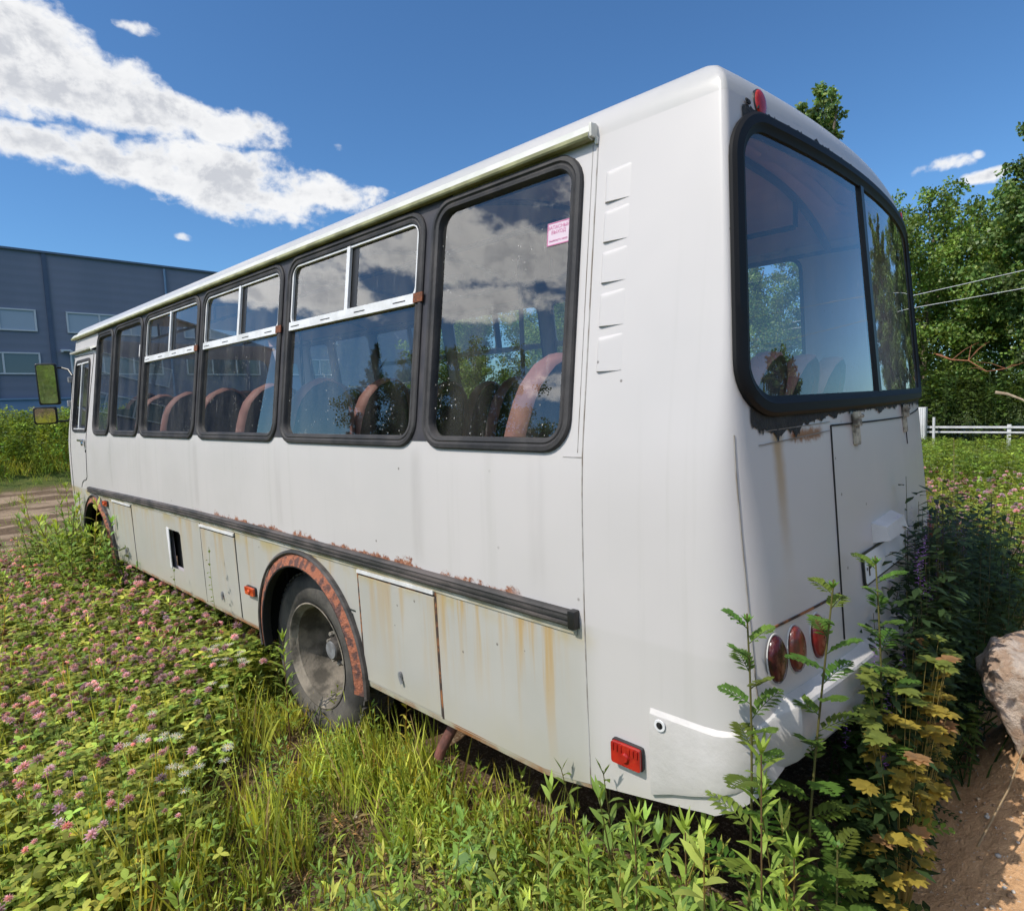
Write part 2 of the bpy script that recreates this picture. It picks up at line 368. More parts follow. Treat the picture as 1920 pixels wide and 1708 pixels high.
def glass_material(name, tint, refl=.05, dust=.05, speck=.5, gcol=(1, 1, 1)):
    m = bpy.data.materials.new(name); m.use_nodes = True; t = m.node_tree; t.nodes.clear()
    out = N(t, 'ShaderNodeOutputMaterial')
    tr = N(t, 'ShaderNodeBsdfTransparent'); tr.inputs[0].default_value = (*tint, 1)
    gl = N(t, 'ShaderNodeBsdfGlossy', ins={'Roughness': .003}); gl.inputs[0].default_value = (*gcol, 1)
    ge = N(t, 'ShaderNodeNewGeometry'); dp = N(t, 'ShaderNodeVectorMath', operation='DOT_PRODUCT'); L(t, ge.outputs['Normal'], dp.inputs[0]); L(t, ge.outputs['Incoming'], dp.inputs[1])
    f5 = fac(t, 'POWER', fac(t, 'SUBTRACT', 1., fac(t, 'ABSOLUTE', dp.outputs['Value']), clamp=True), 4.2)
    f = fac(t, 'ADD', fac(t, 'MULTIPLY', f5, .92), refl, clamp=True)
    mx = N(t, 'ShaderNodeMixShader'); L(t, f, mx.inputs[0]); L(t, tr.outputs[0], mx.inputs[1]); L(t, gl.outputs[0], mx.inputs[2])
    o = N(t, 'ShaderNodeTexCoord').outputs['Object']
    vo = N(t, 'ShaderNodeTexVoronoi', ins={'Scale': 48.0}); L(t, mapping(t, o, scale=(1, 1, .8)), vo.inputs['Vector'])
    sp = fac(t, 'MULTIPLY', smooth(t, vo.outputs['Distance'], .17, .07), smooth(t, noise(t, o, 3.2, 4), .50, .64))
    runs = fac(t, 'MULTIPLY', smooth(t, noise(t, mapping(t, o, scale=(1, 1, .07)), 55, 3), .60, .74), smooth(t, noise(t, o, 2.1, 3), .48, .62))
    veil = fac(t, 'MULTIPLY', smooth(t, noise(t, mapping(t, o, scale=(1, 1, .3)), 6, 5), .3, .8), dust)
    df = N(t, 'ShaderNodeBsdfDiffuse'); df.inputs[0].default_value = (.62, .60, .56, 1)
    dd = fac(t, 'ADD', fac(t, 'ADD', veil, fac(t, 'MULTIPLY', sp, speck)), fac(t, 'MULTIPLY', runs, speck*.22), clamp=True)
    m2 = N(t, 'ShaderNodeMixShader'); L(t, dd, m2.inputs[0]); L(t, mx.outputs[0], m2.inputs[1]); L(t, df.outputs[0], m2.inputs[2])
    L(t, m2.outputs[0], out.inputs[0])
    return m
PAINT = paint_material()
INNER = varied('interior panel beige lilac', (.60, .55, .58), (.52, .48, .52), 3, .7)
RUBBER = varied('dusty black rubber', (.020, .020, .023), (.050, .046, .046), 6, .62, .15, 60)
BAND = varied('dull black window band', (.035, .034, .042), (.06, .055, .06), 5, .5)
SEAL = varied('peeling black sealant', (.012, .012, .013), (.03, .028, .026), 18, .7, .4, 60)
GLASS = glass_material('dusty window glass', (.80, .82, .81), .105, .055, .6)
RGLASS = glass_material('rear window glass', (.93, .93, .98), .07, .075, .15)  # dust plus a painted pale haze that lightens the view inside
ALU = varied('dull white aluminium', (.72, .72, .74), (.58, .58, .58), 9, .4, 0)
RUSTM = varied('flaking rust over primer', (.38, .135, .075), (.13, .065, .055), 22, .8, .9, 45, 8, (1, 1, 1), .46, .58)
RUSTB = varied('rusty bracket', (.22, .07, .03), (.12, .05, .03), 60, .85, .5, 90)
DARK = mat('seam shadow black', (.012, .011, .010), .8)
SEAMR = varied('rusty panel seam', (.05, .035, .03), (.30, .12, .045), 16, .85, 0, 40, 5, (1, 1, 1), .45, .6)
GUT = varied('gutter white paint', (.62, .61, .56), (.55, .55, .49), 7, .4, .1, 30)
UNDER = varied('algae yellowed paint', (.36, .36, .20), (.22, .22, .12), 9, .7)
TYRE = varied('dusty tyre rubber', (.045, .042, .040), (.11, .10, .088), 5, .85, .3, 50)
RIM = varied('dusty beige steel rim', (.27, .235, .19), (.09, .08, .065), 7, .85, .3, 50, 5, (1, 1, 1), .38, .60)
HUBM = varied('greasy dark hub', (.035, .03, .028), (.09, .08, .07), 20, .6, .3, 50)
STEEL = varied('grey painted hub cap', (.30, .31, .33), (.2, .2, .21), 20, .5, 0, 40, metal=.3)
CHROME = mat('chromed handle', (.75, .75, .76), .2, 1.)
BLACKP = mat('black plastic', (.012, .012, .013), .4)
def lens(name, col, dark):
    m = varied(name, col, dark, 30, .22, 0, 40, 3); b = bsdf(m); b.inputs['Coat Weight'].default_value = .2
    t = m.node_tree; o = N(t, 'ShaderNodeTexCoord').outputs['Object']; w = N(t, 'ShaderNodeTexChecker', ins={'Scale': 160.0}); L(t, o, w.inputs['Vector'])
    bn = N(t, 'ShaderNodeBump', ins={'Strength': .25, 'Distance': .002}); L(t, w.outputs['Fac'], bn.inputs['Height']); L(t, bn.outputs[0], b.inputs['Normal'])
    return m
REDL = lens('red lens', (.42, .02, .012), (.30, .012, .01)); ORANGE = lens('orange lens', (.62, .10, .03), (.5, .07, .02)); DRED = lens('dark red lens', (.16, .012, .012), (.10, .01, .01))
TRED = lens('worn red lens', (.17, .025, .018), (.06, .025, .02)); DRED2 = lens('blackened red lens', (.07, .01, .01), (.03, .008, .008))
BUMP = varied('white bumper plastic', (.55, .525, .515), (.47, .45, .43), 4, .42, .15, 20)
FABRIC = varied('dark brown seat cloth', (.030, .022, .024), (.055, .042, .044), 60, .9, .3, 120)
TRIM = varied('faded pink brown seat trim', (.40, .19, .16), (.30, .14, .12), 10, .6)
MIRROR = mat('mirror', (.8, .82, .82), .03, 1.)

bus = empty('bus', (0, 3.5, 0), 'weathered white bus with rusty wheel arches parked in the weeds', 'bus')

def ribbon(mb, f, pts, w, off=.0015, th=.002, mi=0):
    """thin raised strip following 2D points on surface f"""
    n = len(pts); Lf = []; Rt = []
    for i in range(n):
        a = pts[max(i-1, 0)]; b = pts[min(i+1, n-1)]; dx, dy = b[0]-a[0], b[1]-a[1]; l = math.hypot(dx, dy) or 1
        nx, ny = -dy/l*w/2, dx/l*w/2
        Lf.append((pts[i][0]+nx, pts[i][1]+ny)); Rt.append((pts[i][0]-nx, pts[i][1]-ny))
    rows = [[f(*Lf[i], off-.001), f(*Lf[i], off+th), f(*Rt[i], off+th), f(*Rt[i], off-.001)] for i in range(n)]
    mb.grid(rows, mi)
def line(a, b, h=.1):
    n = max(2, int(math.hypot(b[0]-a[0], b[1]-a[1])/h)+1)
    return [(a[0]+(b[0]-a[0])*i/(n-1), a[1]+(b[1]-a[1])*i/(n-1)) for i in range(n)]
def frame(mb, f, r, rad, prof, k=7, mi=0, sub=6):
    """swept ring: r = (u0,u1,v0,v1); prof = [(inset, out)]"""
    rows = []
    for ins, o in prof:
        P = rrect(r[0]+ins, r[1]-ins, r[2]+ins, r[3]-ins, max(rad-ins, .012), k)
        Q = []
        for i in range(len(P)):
            a, b = P[i], P[(i+1) % len(P)]; n = sub if math.hypot(b[0]-a[0], b[1]-a[1]) > .15 else 1
            Q += [(a[0]+(b[0]-a[0])*j/n, a[1]+(b[1]-a[1])*j/n) for j in range(n)]
        Q.append(Q[0]); rows.append([f(*q, o) for q in Q])
    mb.grid(rows, mi)
def pane(mb, f, r, rad, off, h=.25, th=.0, mi=0):
    V, F = sheet(rrect(*r, rad, 6), [], h)
    mb.add([f(v[0], v[1], off) for v in V], F, mi)
def block(mb, f, poly, o0, o1, mi=0):
    """prism over polygon on a surface, from offset o0 to o1"""
    n = len(poly); V = [f(*p, o0) for p in poly]+[f(*p, o1) for p in poly]
    F = [tuple(range(n, 2*n)), tuple(reversed(range(n)))]+[(i, (i+1) % n, n+(i+1) % n, n+i) for i in range(n)]
    mb.add(V, F, mi)
def flip(V, F, f):                        # orient outward helper
    return V, F

# ---- side openings
WINS = [(.42, 1.195, 1.655, 2.662), (1.235, 2.445, 1.655, 2.662), (2.485, 3.665, 1.655, 2.662), (3.705, 4.905, 1.655, 2.662), (4.945, 5.765, 1.655, 2.662), (5.80, 6.36, 1.655, 2.65)]
DOORW = (6.60, 7.20, 1.68, 2.44)
WINR = [(.42, .92, 1.655, 2.662), (.98, 2.445, 1.655, 2.662)]+WINS[2:]
AR = (2.27, .50, .545); AF = (6.42, .50, .535)
def arc_pts(c, a0, a1, n=26, r=None):
    return [(c[0]+(r or c[2])*math.cos(math.radians(a0+(a1-a0)*i/n)), c[1]+(r or c[2])*math.sin(math.radians(a0+(a1-a0)*i/n))) for i in range(n+1)]
def side_outline():
    P = [(YS, .53), (.5, .503), (.7, .495)]
    zb = .495
    for c in (AR, AF):
        a = math.degrees(math.asin((zb-c[1])/c[2]))
        P += arc_pts(c, 180-a, a)[::1]
    P += [(7.1, .56), (YF-.02, .60), (YF+.04, 1.1), (YF+.03, 1.5), (YF-.03, 2.2), (YF-.08, 2.66), (YS, 2.68)]
    return P
def build_side(f, nm):
    holes = [rrect(w[0]+.028, w[1]-.028, w[2]+.028, w[3]-.028, .085, 6) for w in (WINS if f is SL else WINR)]+[rrect(DOORW[0]+.02, DOORW[1]-.02, DOORW[2]+.02, DOORW[3]-.02, .05, 5)]
    if f is SL: holes.append([(4.11, .65), (4.36, .65), (4.38, .93), (4.34, .95), (4.14, .95), (4.115, .93)])
    return sheet(side_outline(), holes, .055)
body = MB()
V2, F2 = build_side(SL, 'l'); body.add([SL(*v) for v in V2], F2)
V2, F2 = build_side(SR, 'r'); body.add([SR(*v) for v in V2], [tuple(reversed(f)) for f in F2])
# corners: strips between side and rear face
def corner_pt(sgn, s, z):
    w = hw(z); R = RR(z); x1 = w-R; yc = ryy(w, z)
    p0 = (w, yc+R); p2 = (x1, ryy(x1, z))
    if s <= 1: 
        bow = .010*math.sin(math.pi*s)*(1 if z > 1.2 else .6)
        return (sgn*(w-bow*0), YS+(p0[1]-YS)*s, z)
    u = s-1; a = (1-u)**2; b = 2*u*(1-u); c = u*u
    return (sgn*(a*p0[0]+b*w+c*p2[0]), a*p0[1]+b*yc+c*p2[1], z)
SS = [0, .2, .4, .6, .8, .92, 1]+[1+i/8 for i in range(1, 9)]
ZS = [.53, .6, .7, .8, .95, 1.1, 1.2, 1.3, 1.4, 1.5, 1.55, 1.65, 1.7, 1.8, 1.85, 1.9, 1.95, 2.0, 2.1, 2.25, 2.4, 2.55, 2.68]
for sg in (-1, 1):
    rows = []
    for s in SS:
        zb0 = .53+.09*min(1, s)+.17*max(0, s-1)
        rows.append([corner_pt(sg, s, max(z, zb0+.002*i)) for i, z in enumerate(ZS)])
    if sg < 0: rows = rows[::-1]
    body.grid(rows)
# rear face
zr = [.79, .87, .95, 1.1, 1.2, 1.3, 1.4, 1.5, 1.55, 1.65, 1.7, 1.8, 1.85, 1.9, 1.95, 2.0, 2.1, 2.25, 2.4, 2.55, 2.68]
outer = [(-tcz(z), z) for z in zr]+[(tcz(z), z) for z in reversed(zr)]
RW = (-.984, .984, 1.772, 2.640)          # rear window in (t,z)
hole = rrect(RW[0]+.035, RW[1]-.035, RW[2]+.04, RW[3]-.04, .11, 7)
V2, F2 = sheet(outer, [hole], .1); body.add([RT_(*v) for v in V2], F2)
# front face with windscreen opening
def FP(x, z, off=0.): return (x, YF+.06-.055*x*x-max(0, z-1.1)*.07+off, z)
out_f = [(-hw(z), z) for z in [.62]+zr]+[(hw(z), z) for z in reversed([.62]+zr)]
V2, F2 = sheet(out_f, [rrect(-1.02, 1.02, 1.45, 2.5, .12, 6)], .15); body.add([FP(*v) for v in V2], [tuple(reversed(f)) for f in F2])
bo = body.build('body_shell', [PAINT, INNER], bus, angle=40)
bm = bmesh.new(); bm.from_mesh(bo.data); bmesh.ops.remove_doubles(bm, verts=bm.verts, dist=.004)
bmesh.ops.recalc_face_normals(bm, faces=bm.faces)
far = max(bm.faces, key=lambda f: -f.calc_center_median().x if abs(f.normal.x) > .5 else -9)
if far.normal.x > 0: bmesh.ops.reverse_faces(bm, faces=bm.faces)
bm.to_mesh(bo.data); bm.free()
md = bo.modifiers.new('thickness', 'SOLIDIFY'); md.thickness = .035; md.offset = -1; md.material_offset = 1; md.material_offset_rim = 1; md.use_even_offset = False; md.use_rim = False

# ---- roof
def outline_ring():
    P = []
    z = 2.68; w = hw(z)
    for y in [YF-.08, 6.5, 5.5, 4.5, 3.5, 2.5, 1.5, .8, YS]: P.append((-w, y))
    for s in SS[1:]:
        c = corner_pt(-1, s, z); P.append((c[0], c[1]))
    n = 22
    xr = w-RR(z)
    for i in range(1, n): x = -xr+2*xr*i/n; P.append((x, ryy(x, z)))
    return P
ring = outline_ring(); left = ring; 
full = left+[(-x, y) for x, y in reversed([p for p in left if p[0] <= -(hw(2.68)-RR(2.68))+1e-6])]
prof = [(0, 2.68), (.0032, 2.704), (.010, 2.728), (.021, 2.750), (.038, 2.772), (.062, 2.790), (.10, 2.806), (.16, 2.821), (.25, 2.838), (.4, 2.856), (.6, 2.870), (.85, 2.880), (1.0, 2.884), (1.105, 2.885)]
roof = MB(); rows = []
yback = min(p[1] for p in full)
for dd, z in prof:
    r = []
    for x, y in full:
        k = 1-dd/1.105
        isrear = y < .2
        yy = y
        if isrear: yy = y+min(dd*1.15, .24)*max(0, min(1, (.2-y)/.15))
        if y > 7.2: yy = y-min(dd, .25)*.8
        r.append((x*k, yy, z))
    rows.append(r)
roof.grid([list(c) for c in rows])
ro = roof.build('roof', [PAINT, INNER], bus, angle=60)
bm = bmesh.new(); bm.from_mesh(ro.data); bmesh.ops.remove_doubles(bm, verts=bm.verts, dist=.002); bmesh.ops.recalc_face_normals(bm, faces=bm.faces)
tf = max(bm.faces, key=lambda f: f.calc_center_median().z)
if tf.normal.z < 0: bmesh.ops.reverse_faces(bm, faces=bm.faces)
bm.to_mesh(ro.data); bm.free()
ROOFP = varied('white roof paint', (.50, .48, .47), (.46, .45, .44), 3, .3); ro.data.materials[0] = ROOFP
CEIL = varied('pinkish brown ceiling vinyl', (.62, .42, .38), (.54, .37, .34), 2, .7); ro.data.materials[1] = CEIL
md = ro.modifiers.new('thickness', 'SOLIDIFY'); md.thickness = .03; md.offset = -1; md.material_offset = 1; md.use_rim = False
for hy in (1.42, 2.78, 4.16, 5.46):
    h = MB(); h.box((0, hy+.25, 2.905), (1.52, .50, .05), bev=.012)
    for sx in (-.6, .6): h.box((sx, hy+.04, 2.87), (.05, .05, .05))
    h.build('roof_hatch', ALU, bus)
# ---- gutter
for sg in (-1, 1):
    g = MB(); rows = []
    for y in list(np.linspace(YS+.015, YF-.03, 30)):
        w = 1.105; dz = .0
        P = [(w-.004, 2.674), (w+.018, 2.669), (w+.034, 2.672), (w+.038, 2.678), (w+.038, 2.690), (w+.030, 2.694), (w+.020, 2.710), (w+.004, 2.726), (w-.02, 2.732)]
        rows.append([(sg*p[0], y, p[1]) for p in P])
    if sg > 0: rows = rows[::-1]
    g.grid(rows)
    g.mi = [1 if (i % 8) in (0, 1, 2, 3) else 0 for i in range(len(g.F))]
    o = (-1)**(sg > 0)
    g.add([rows[0][i] for i in range(9)], [tuple(range(9))]); g.add([rows[-1][i] for i in range(9)], [tuple(reversed(range(9)))])
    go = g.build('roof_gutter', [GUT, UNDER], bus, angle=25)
    c = MB(); c.box((sg*1.119, YS+.010, 2.698), (.040, .012, .044), bev=.005); c.box((sg*1.110, YS+.004, 2.668), (.014, .010, .024), bev=.003); c.build('end_cap', GUT, go)

# ---- window band and windows
for sg, f in ((-1, SL), (1, SR)):
    b = MB(); WN = WINS if sg < 0 else WINR; wa = WN[0][1]
    P = [(1.17, 1.683), (1.17, 2.665), (6.385, 2.665), (6.385, 1.683)] 
    out = rrect(1.0, 6.375, 1.685, 2.672, .03, 3)
    holes = [rrect(w[0]+.03, w[1]-.03, w[2]+.03, w[3]-.03, .08, 5) for w in WINS[1:]]
    holes.append(rrect(.45, 1.165, 1.695, 2.625, .08, 5))
    arc = [q for q in rrect(.45, wa-.03, 1.692, 2.625, .085, 6)]
    tr_, br_ = arc[:7], arc[21:]           # corner arcs of the aft window, hidden under its rubber
    out = [(wa-.115, 1.685), (6.36, 1.685), (6.378, 1.70), (6.378, 2.668), (wa-.115, 2.675)]+tr_[::-1]+br_[::-1]
    holes = [rrect(w[0]+.03, w[1]-.03, w[2]+.03, w[3]-.03, .08, 5) for w in WN[1:]]
    V2, F2 = sheet(out, holes, .2)
    b.add([f(v[0], v[1], .003) for v in V2], F2 if sg < 0 else [tuple(reversed(q)) for q in F2])
    b.build('window_band', BAND, bus)
    for i, w in enumerate(WN):
        fr = MB()
        frame(fr, f, w, .115, [(0, .0005), (.001, .010), (.006, .015), (.020, .0165), (.026, .010), (.029, .0095), (.034, .013), (.045, .011), (.050, .002), (.054, -.022)])
        wo_ = fr.build('side_window', RUBBER, bus, angle=30)
        g = MB(); pane(g, f, (w[0]+.048, w[1]-.048, w[2]+.048, w[3]-.048), .07, -.010); g.build('glass', GLASS, wo_, angle=80)
        if i in (1, 2, 3):
            s = MB(); zr_ = 2.285; u0, u1 = w[0]+.05, w[1]-.05; um = (u0+u1)/2
            block(s, f, [(u0, zr_-.022), (u1, zr_-.022), (u1, zr_+.022), (u0, zr_+.022)], -.008, .010)
            block(s, f, [(um-.022, zr_), (um+.006, zr_), (um+.006, w[3]-.05), (um-.022, w[3]-.05)], -.006, .008)
            frame(s, f, (u0, u1, zr_, w[3]-.046), .055, [(0, -.008), (0, .004), (.012, .004), (.012, -.008)], sub=2)
            so = s.build('slider_frame', ALU, wo_, angle=25)
            for kk in range(4):
                d = MB(); yy = u0+(u1-u0)*(.06+.28*kk); block(d, f, [(yy, zr_-.005), (yy+.09, zr_-.005), (yy+.09, zr_+.0), (yy, zr_+.0)], .010, .0108)
                d.build('drain_slot', DARK, so)
            d = MB(); block(d, f, [(um-.13, zr_+.02), (um-.024, zr_+.02), (um-.024, w[3]-.06), (um-.13, w[3]-.06)] if False else [(um-.075, zr_+.022), (um-.022, zr_+.022), (um-.022, w[3]-.06), (um-.075, w[3]-.06)], -.016, -.009)
            d.build('inner_sash', BLACKP, so)
            d = MB(); block(d, f, [(w[0]-.010, zr_-.022), (w[0]+.052, zr_-.022), (w[0]+.052, zr_+.018), (w[0]-.010, zr_+.018)], .012, .0185)
            d.build('rusty_clamp', RUSTB, so)
# emergency exit sticker inside the aft window
def text_obj(name, s, size, m, parent, place, ext=.0004, sx=1., bold=0.):
    cu = bpy.data.curves.new(name, 'FONT'); cu.body = s; cu.size = size; cu.extrude = ext; cu.offset = bold; cu.align_x = 'CENTER'; cu.align_y = 'CENTER'
    t = bpy.data.objects.new(name, cu); COL.objects.link(t)
    dg = bpy.context.evaluated_depsgraph_get(); me = bpy.data.meshes.new_from_object(t.evaluated_get(dg)); bpy.data.objects.remove(t)
    for v in me.vertices: v.co = place(v.co.x*sx, v.co.y, v.co.z)
    return link(name, me, m, parent, smooth_=False)
STK = mat('faded sticker paper', (.62, .50, .58), .6); STKR = mat('faded magenta ink', (.50, .10, .26), .6)
st = MB(); block(st, SL, [(.475, 2.365), (.575, 2.365), (.575, 2.445), (.475, 2.445)], -.0085, -.0075)
sto = st.build('exit_sticker', STK, bus, smooth_=False)
s2 = MB()
for zz in (2.366, 2.441): block(s2, SL, [(.476, zz), (.574, zz), (.574, zz+.003), (.476, zz+.003)], -.0074, -.0068)
for yy in (.476, .571): block(s2, SL, [(yy, 2.366), (yy+.003, 2.366), (yy+.003, 2.444), (yy, 2.444)], -.0074, -.0068)
s2.build('border', STKR, sto, smooth_=False)
text_obj('sticker_text', 'ЗАПАСНЫЙ\nВЫХОД', .017, STKR, sto, lambda x, y, z: SL(.525-x, 2.418+y, -.0073+z))
text_obj('sticker_text', 'выдернуть шнур', .010, STKR, sto, lambda x, y, z: SL(.525-x, 2.382+y, -.0073+z))
st = MB(); block(st, SL, [(5.03, 2.33), (5.075, 2.33), (5.075, 2.43), (5.03, 2.43)], -.0085, -.0075); st.build('paper_sticker', mat('white sticker', (.7, .68, .7), .6), bus, smooth_=False)
# far side last window etc. share the same pattern

# ---- seams and panels on the left side
def bz(y): return 1.133+.022*math.sin(.56*(y-.5))
seam = MB()
ribbon(seam, SL, line((YS, .53), (YS, 2.66)), .004, .0005, .0012)
ribbon(seam, SL, line((YS+.02, 1.66), (YS+.02, 2.66)), .002, .0005, .001)
ribbon(seam, SL, line((YS, 1.645), (.45, 1.645)), .002, .0005, .001)
seam.build('body_seam', varied('grey seam sealer', (.40, .39, .38), (.2, .17, .14), 12, .8), bus)
for (a, b, zt_, rusty) in ((1.14, 1.72, 1.05, 1), (3.12, 3.70, 1.05, 0), (5.27, 5.84, 1.045, 0)):
    s = MB()
    ribbon(s, SL, line((a, zt_+.02), (a, .50)), .011 if rusty else .007, .001, .001)
    ribbon(s, SL, line((b, zt_+.02), (b, .50)), .010 if rusty else .006, .001, .001)
    ribbon(s, SL, line((a, zt_-.012), (b, zt_-.012)), .007, .001, .001)
    fl = MB(); block(fl, SL, [(a+.008, .512), (b-.008, .512), (b-.008, zt_-.02), (a+.008, zt_-.02)], .0, .004)
    flo = fl.build('luggage_flap', PAINT, bus)
    s.build('flap_seam', SEAMR if rusty else DARK, flo)
    h = MB(); block(h, SL, [(a+.005, zt_-.004), (b-.005, zt_-.004), (b-.005, zt_+.012), (a+.005, zt_+.012)], .001, .011); h.build('hinge_strip', ALU, flo)
    h = MB(); cy, cz = (a+b)/2-.01, .615
    h.add(*[(lambda P: ([SL(cy+.013*math.cos(q)*1., cz+.019*math.sin(q), o) for o in (.003, .012) for q in np.linspace(0, 2*math.pi, 12, endpoint=False)], [tuple(range(12, 24))]+[(i, (i+1) % 12, 12+(i+1) % 12, 12+i) for i in range(12)]))(0)][0])
    block(h, SL, [(cy-.022, cz-.03), (cy-.008, cz-.038), (cy+.004, cz-.004), (cy-.008, cz+.004)], .010, .017)
    h.build('flap_lock', STEEL, flo)
# skirt lip
s = MB()
rows = []
for y in np.linspace(YS, 1.71, 20): rows.append([(-(hw(.5)+.001), y, .53-.035*min(1, (y-YS)/.2)+.008), (-(hw(.5)-.004), y, .53-.035*min(1, (y-YS)/.2)-.018), (-(hw(.5)-.06), y, .53-.035*min(1, (y-YS)/.2)-.022)])
s.grid(rows); SK = varied('skirt edge with rust', (.42, .40, .30), (.30, .13, .05), 6, .7, .2, 40); s.build('skirt_lip', SK, bus)
s = MB()
rows = [[(-(hw(.5)+.001), y, .503), (-(hw(.5)-.004), y, .478), (-(hw(.5)-.06), y, .474)] for y in np.linspace(2.83, 5.86, 20)]
s.grid(rows); s.build('skirt_lip', SK, bus)
# lower sill strip below moulding
s = MB(); block(s, SL, [(YS+.03, bz(.4)-.085), (.7, bz(.7)-.085), (.7, bz(.7)-.055), (YS+.03, bz(.4)-.055)], .0, .002); 
rows = [[SL(y, bz(y)-.082, .0), SL(y, bz(y)-.082, .005), SL(y, bz(y)-.05, .005)] for y in np.linspace(YS+.03, 6.63, 60)]
s = MB(); s.grid(rows); s.build('moulding_backing', varied('grimy sill paint', (.50, .48, .42), (.30, .26, .16), 5, .6), bus)
# belt moulding
bl = MB(); rows = []
for y in np.linspace(.40, 6.64, 64):
    z0 = bz(y)
    rows.append([SL(y, z0-.056, .001), SL(y, z0-.055, .020), SL(y, z0-.047, .026), SL(y, z0-.040, .026), SL(y, z0-.038, .021), SL(y, z0-.031, .021), SL(y, z0-.029, .027), SL(y, z0-.021, .027), SL(y, z0-.019, .022), SL(y, z0-.012, .022), SL(y, z0-.009, .026), SL(y, z0-.002, .018), SL(y, z0, .001)])
bl.grid(rows); bl.add(rows[0], [tuple(range(13))]); bl.add(rows[-1], [tuple(reversed(range(13)))])
MOULD = varied('weathered black rubber moulding', (.035, .034, .033), (.10, .085, .08), 5, .6, .2, 50, 5, (1, 1, 3))
blo = bl.build('belt_moulding', MOULD, bus, angle=20)
e = MB(); e.box((-(hw(1.1)+.014), .405, 1.105), (.034, .03, .064), bev=.006); e.build('end_cap', BLACKP, blo)
# ---- arches
for (c, inner, m0) in ((AR, .487, RUSTM), (AF, .480, RUSTM)):
    a = MB(); rows = []
    a0 = -9
    for i in range(49):
        q = math.radians(180-a0-(180-2*a0)*i/48)
        def pt(r, o): return SL(c[0]+r*math.cos(q), c[1]+r*math.sin(q), o)
        rows.append([pt(c[2]+.030, .001), pt(c[2]+.029, .020), pt(c[2]+.016, .027), pt(c[2]+.008, .020)])
    a.grid(rows); ao = a.build('wheel_arch', MOULD, bus, angle=30)
    b = MB(); rows = []
    for i in range(49):
        q = math.radians(180-a0-(180-2*a0)*i/48)
        def pt(r, o): return SL(c[0]+r*math.cos(q), c[1]+r*math.sin(q), o)
        rows.append([pt(c[2]+.012, .012), pt(c[2]-.008, .018), pt(c[2]-.028, .026), pt(inner+.012, .034), pt(inner+.004, .036)])
    b.grid(rows); b.build('rusty_flange', m0, ao, angle=50)
    l = MB(); rows = []
    for i in range(49):
        q = math.radians(180-a0-(180-2*a0)*i/48)
        def pt(r, o): return SL(c[0]+r*math.cos(q), c[1]+r*math.sin(q), o)
        rows.append([pt(inner+.006, .036), pt(inner-.003, .034), pt(inner-.002, .01), pt(inner+.006, -.02), pt(inner+.09, -.05), pt(inner+.10, -.62)])
    l.grid(rows)
    l.add([pt_ for pt_ in [SL(c[0]+(inner+.1)*math.cos(math.radians(qq)), c[1]+(inner+.1)*math.sin(math.radians(qq)), -.62) for qq in range(-9, 190, 9)]], [tuple(range(23))])
    l.build('arch_liner', mat('black arch liner', (.010, .010, .010), .9), ao)
# ---- wheels
TR_ = .472
def make_wheel(c, sg=-1, dish=.29):
    x0 = c[0]
    r = MB(); X = lambda a: -sg*a        # positive a = inwards
    r.lathe([(X(.004), .300), (X(-.004), .307), (X(-.006), .300), (X(.004), .290), (X(.02), .286), (X(.035), .272), (X(.15), .262), (X(dish), .240)], (0, 0, 0))
    w = r.build('wheel', RIM, bus, world=False); w.location = Vector(c)-bus.location
    q_ = MB(); q_.lathe([(X(dish), .241), (X(dish+.012), .18), (X(dish+.0), .13), (X(dish+.0), .0)], (0, 0, 0)); q_.build('wheel_disc', HUBM, w, world=False)  # dark hub material puts the dish's shade into the disc colour
    t = MB()
    prof = [(X(.006), .302), (X(-.008), .325), (X(-.020), .36), (X(-.022), .40), (X(-.012), .435), (X(.0), .452), (X(.012), .464), (X(.05), .472), (X(.12), .474), (X(.19), .472), (X(.23), .462), (X(.25), .42), (X(.25), .36), (X(.22), .30)]
    t.lathe(prof, (0, 0, 0), n=64)
    for k in range(60):
        q = 2*math.pi*k/60
        R = Matrix.Rotation(q, 4, 'X')
        for (cx, wd, dq) in ((X(.035), .045, 0), (X(.13), .05, .05), (X(.20), .045, 0)):
            t.box((0, 0, 0), (wd, .030, .012), R=Matrix.Rotation(q+dq, 4, 'X') @ Matrix.Translation((cx, 0, .474)))
    t.build('tyre', TYRE, w, world=False, angle=30)
    h = MB(); h.lathe([(X(dish), .15), (X(dish-.03), .14), (X(.20), .128), (X(.17), .120), (X(.155), .112), (X(.15), .072), (X(.115), .064), (X(.10), .058), (X(.098), 0)], (0, 0, 0), n=24)
    h.build('hub', HUBM, w, world=False)
    h = MB(); h.lathe([(X(.099), .052), (X(.092), .050), (X(.090), 0)], (0, 0, 0), n=24); h.build('hub_cap', STEEL, w, world=False)
    nm_ = varied('dusty wheel nuts', (.3, .27, .23), (.16, .15, .13), 30, .7)
    for k in range(10):
        n_ = MB(); q = 2*math.pi*k/10+.2; n_.lathe([(X(.16), .014), (X(.132), .014), (X(.127), .011), (X(.126), 0)], (0, .094*math.cos(q), .094*math.sin(q)), n=6)
        n_.build('wheel_nut', nm_, w, world=False, angle=20)
    return w
w1 = make_wheel((-1.155, 2.37, .425), -1)
def copy_tree(o, parent):
    c = o.copy(); COL.objects.link(c); c.parent = parent
    for ch in list(o.children): copy_tree(ch, c)
    return c
def wheel_copy(loc, flipz=False):
    c = copy_tree(w1, bus); c.location = Vector(loc)-bus.location
    if flipz: c.rotation_euler = (0, 0, math.pi)
wheel_copy((-1.14, 6.44, .425)); wheel_copy((1.172, 2.37, .425), True); wheel_copy((1.14, 6.44, .425), True)
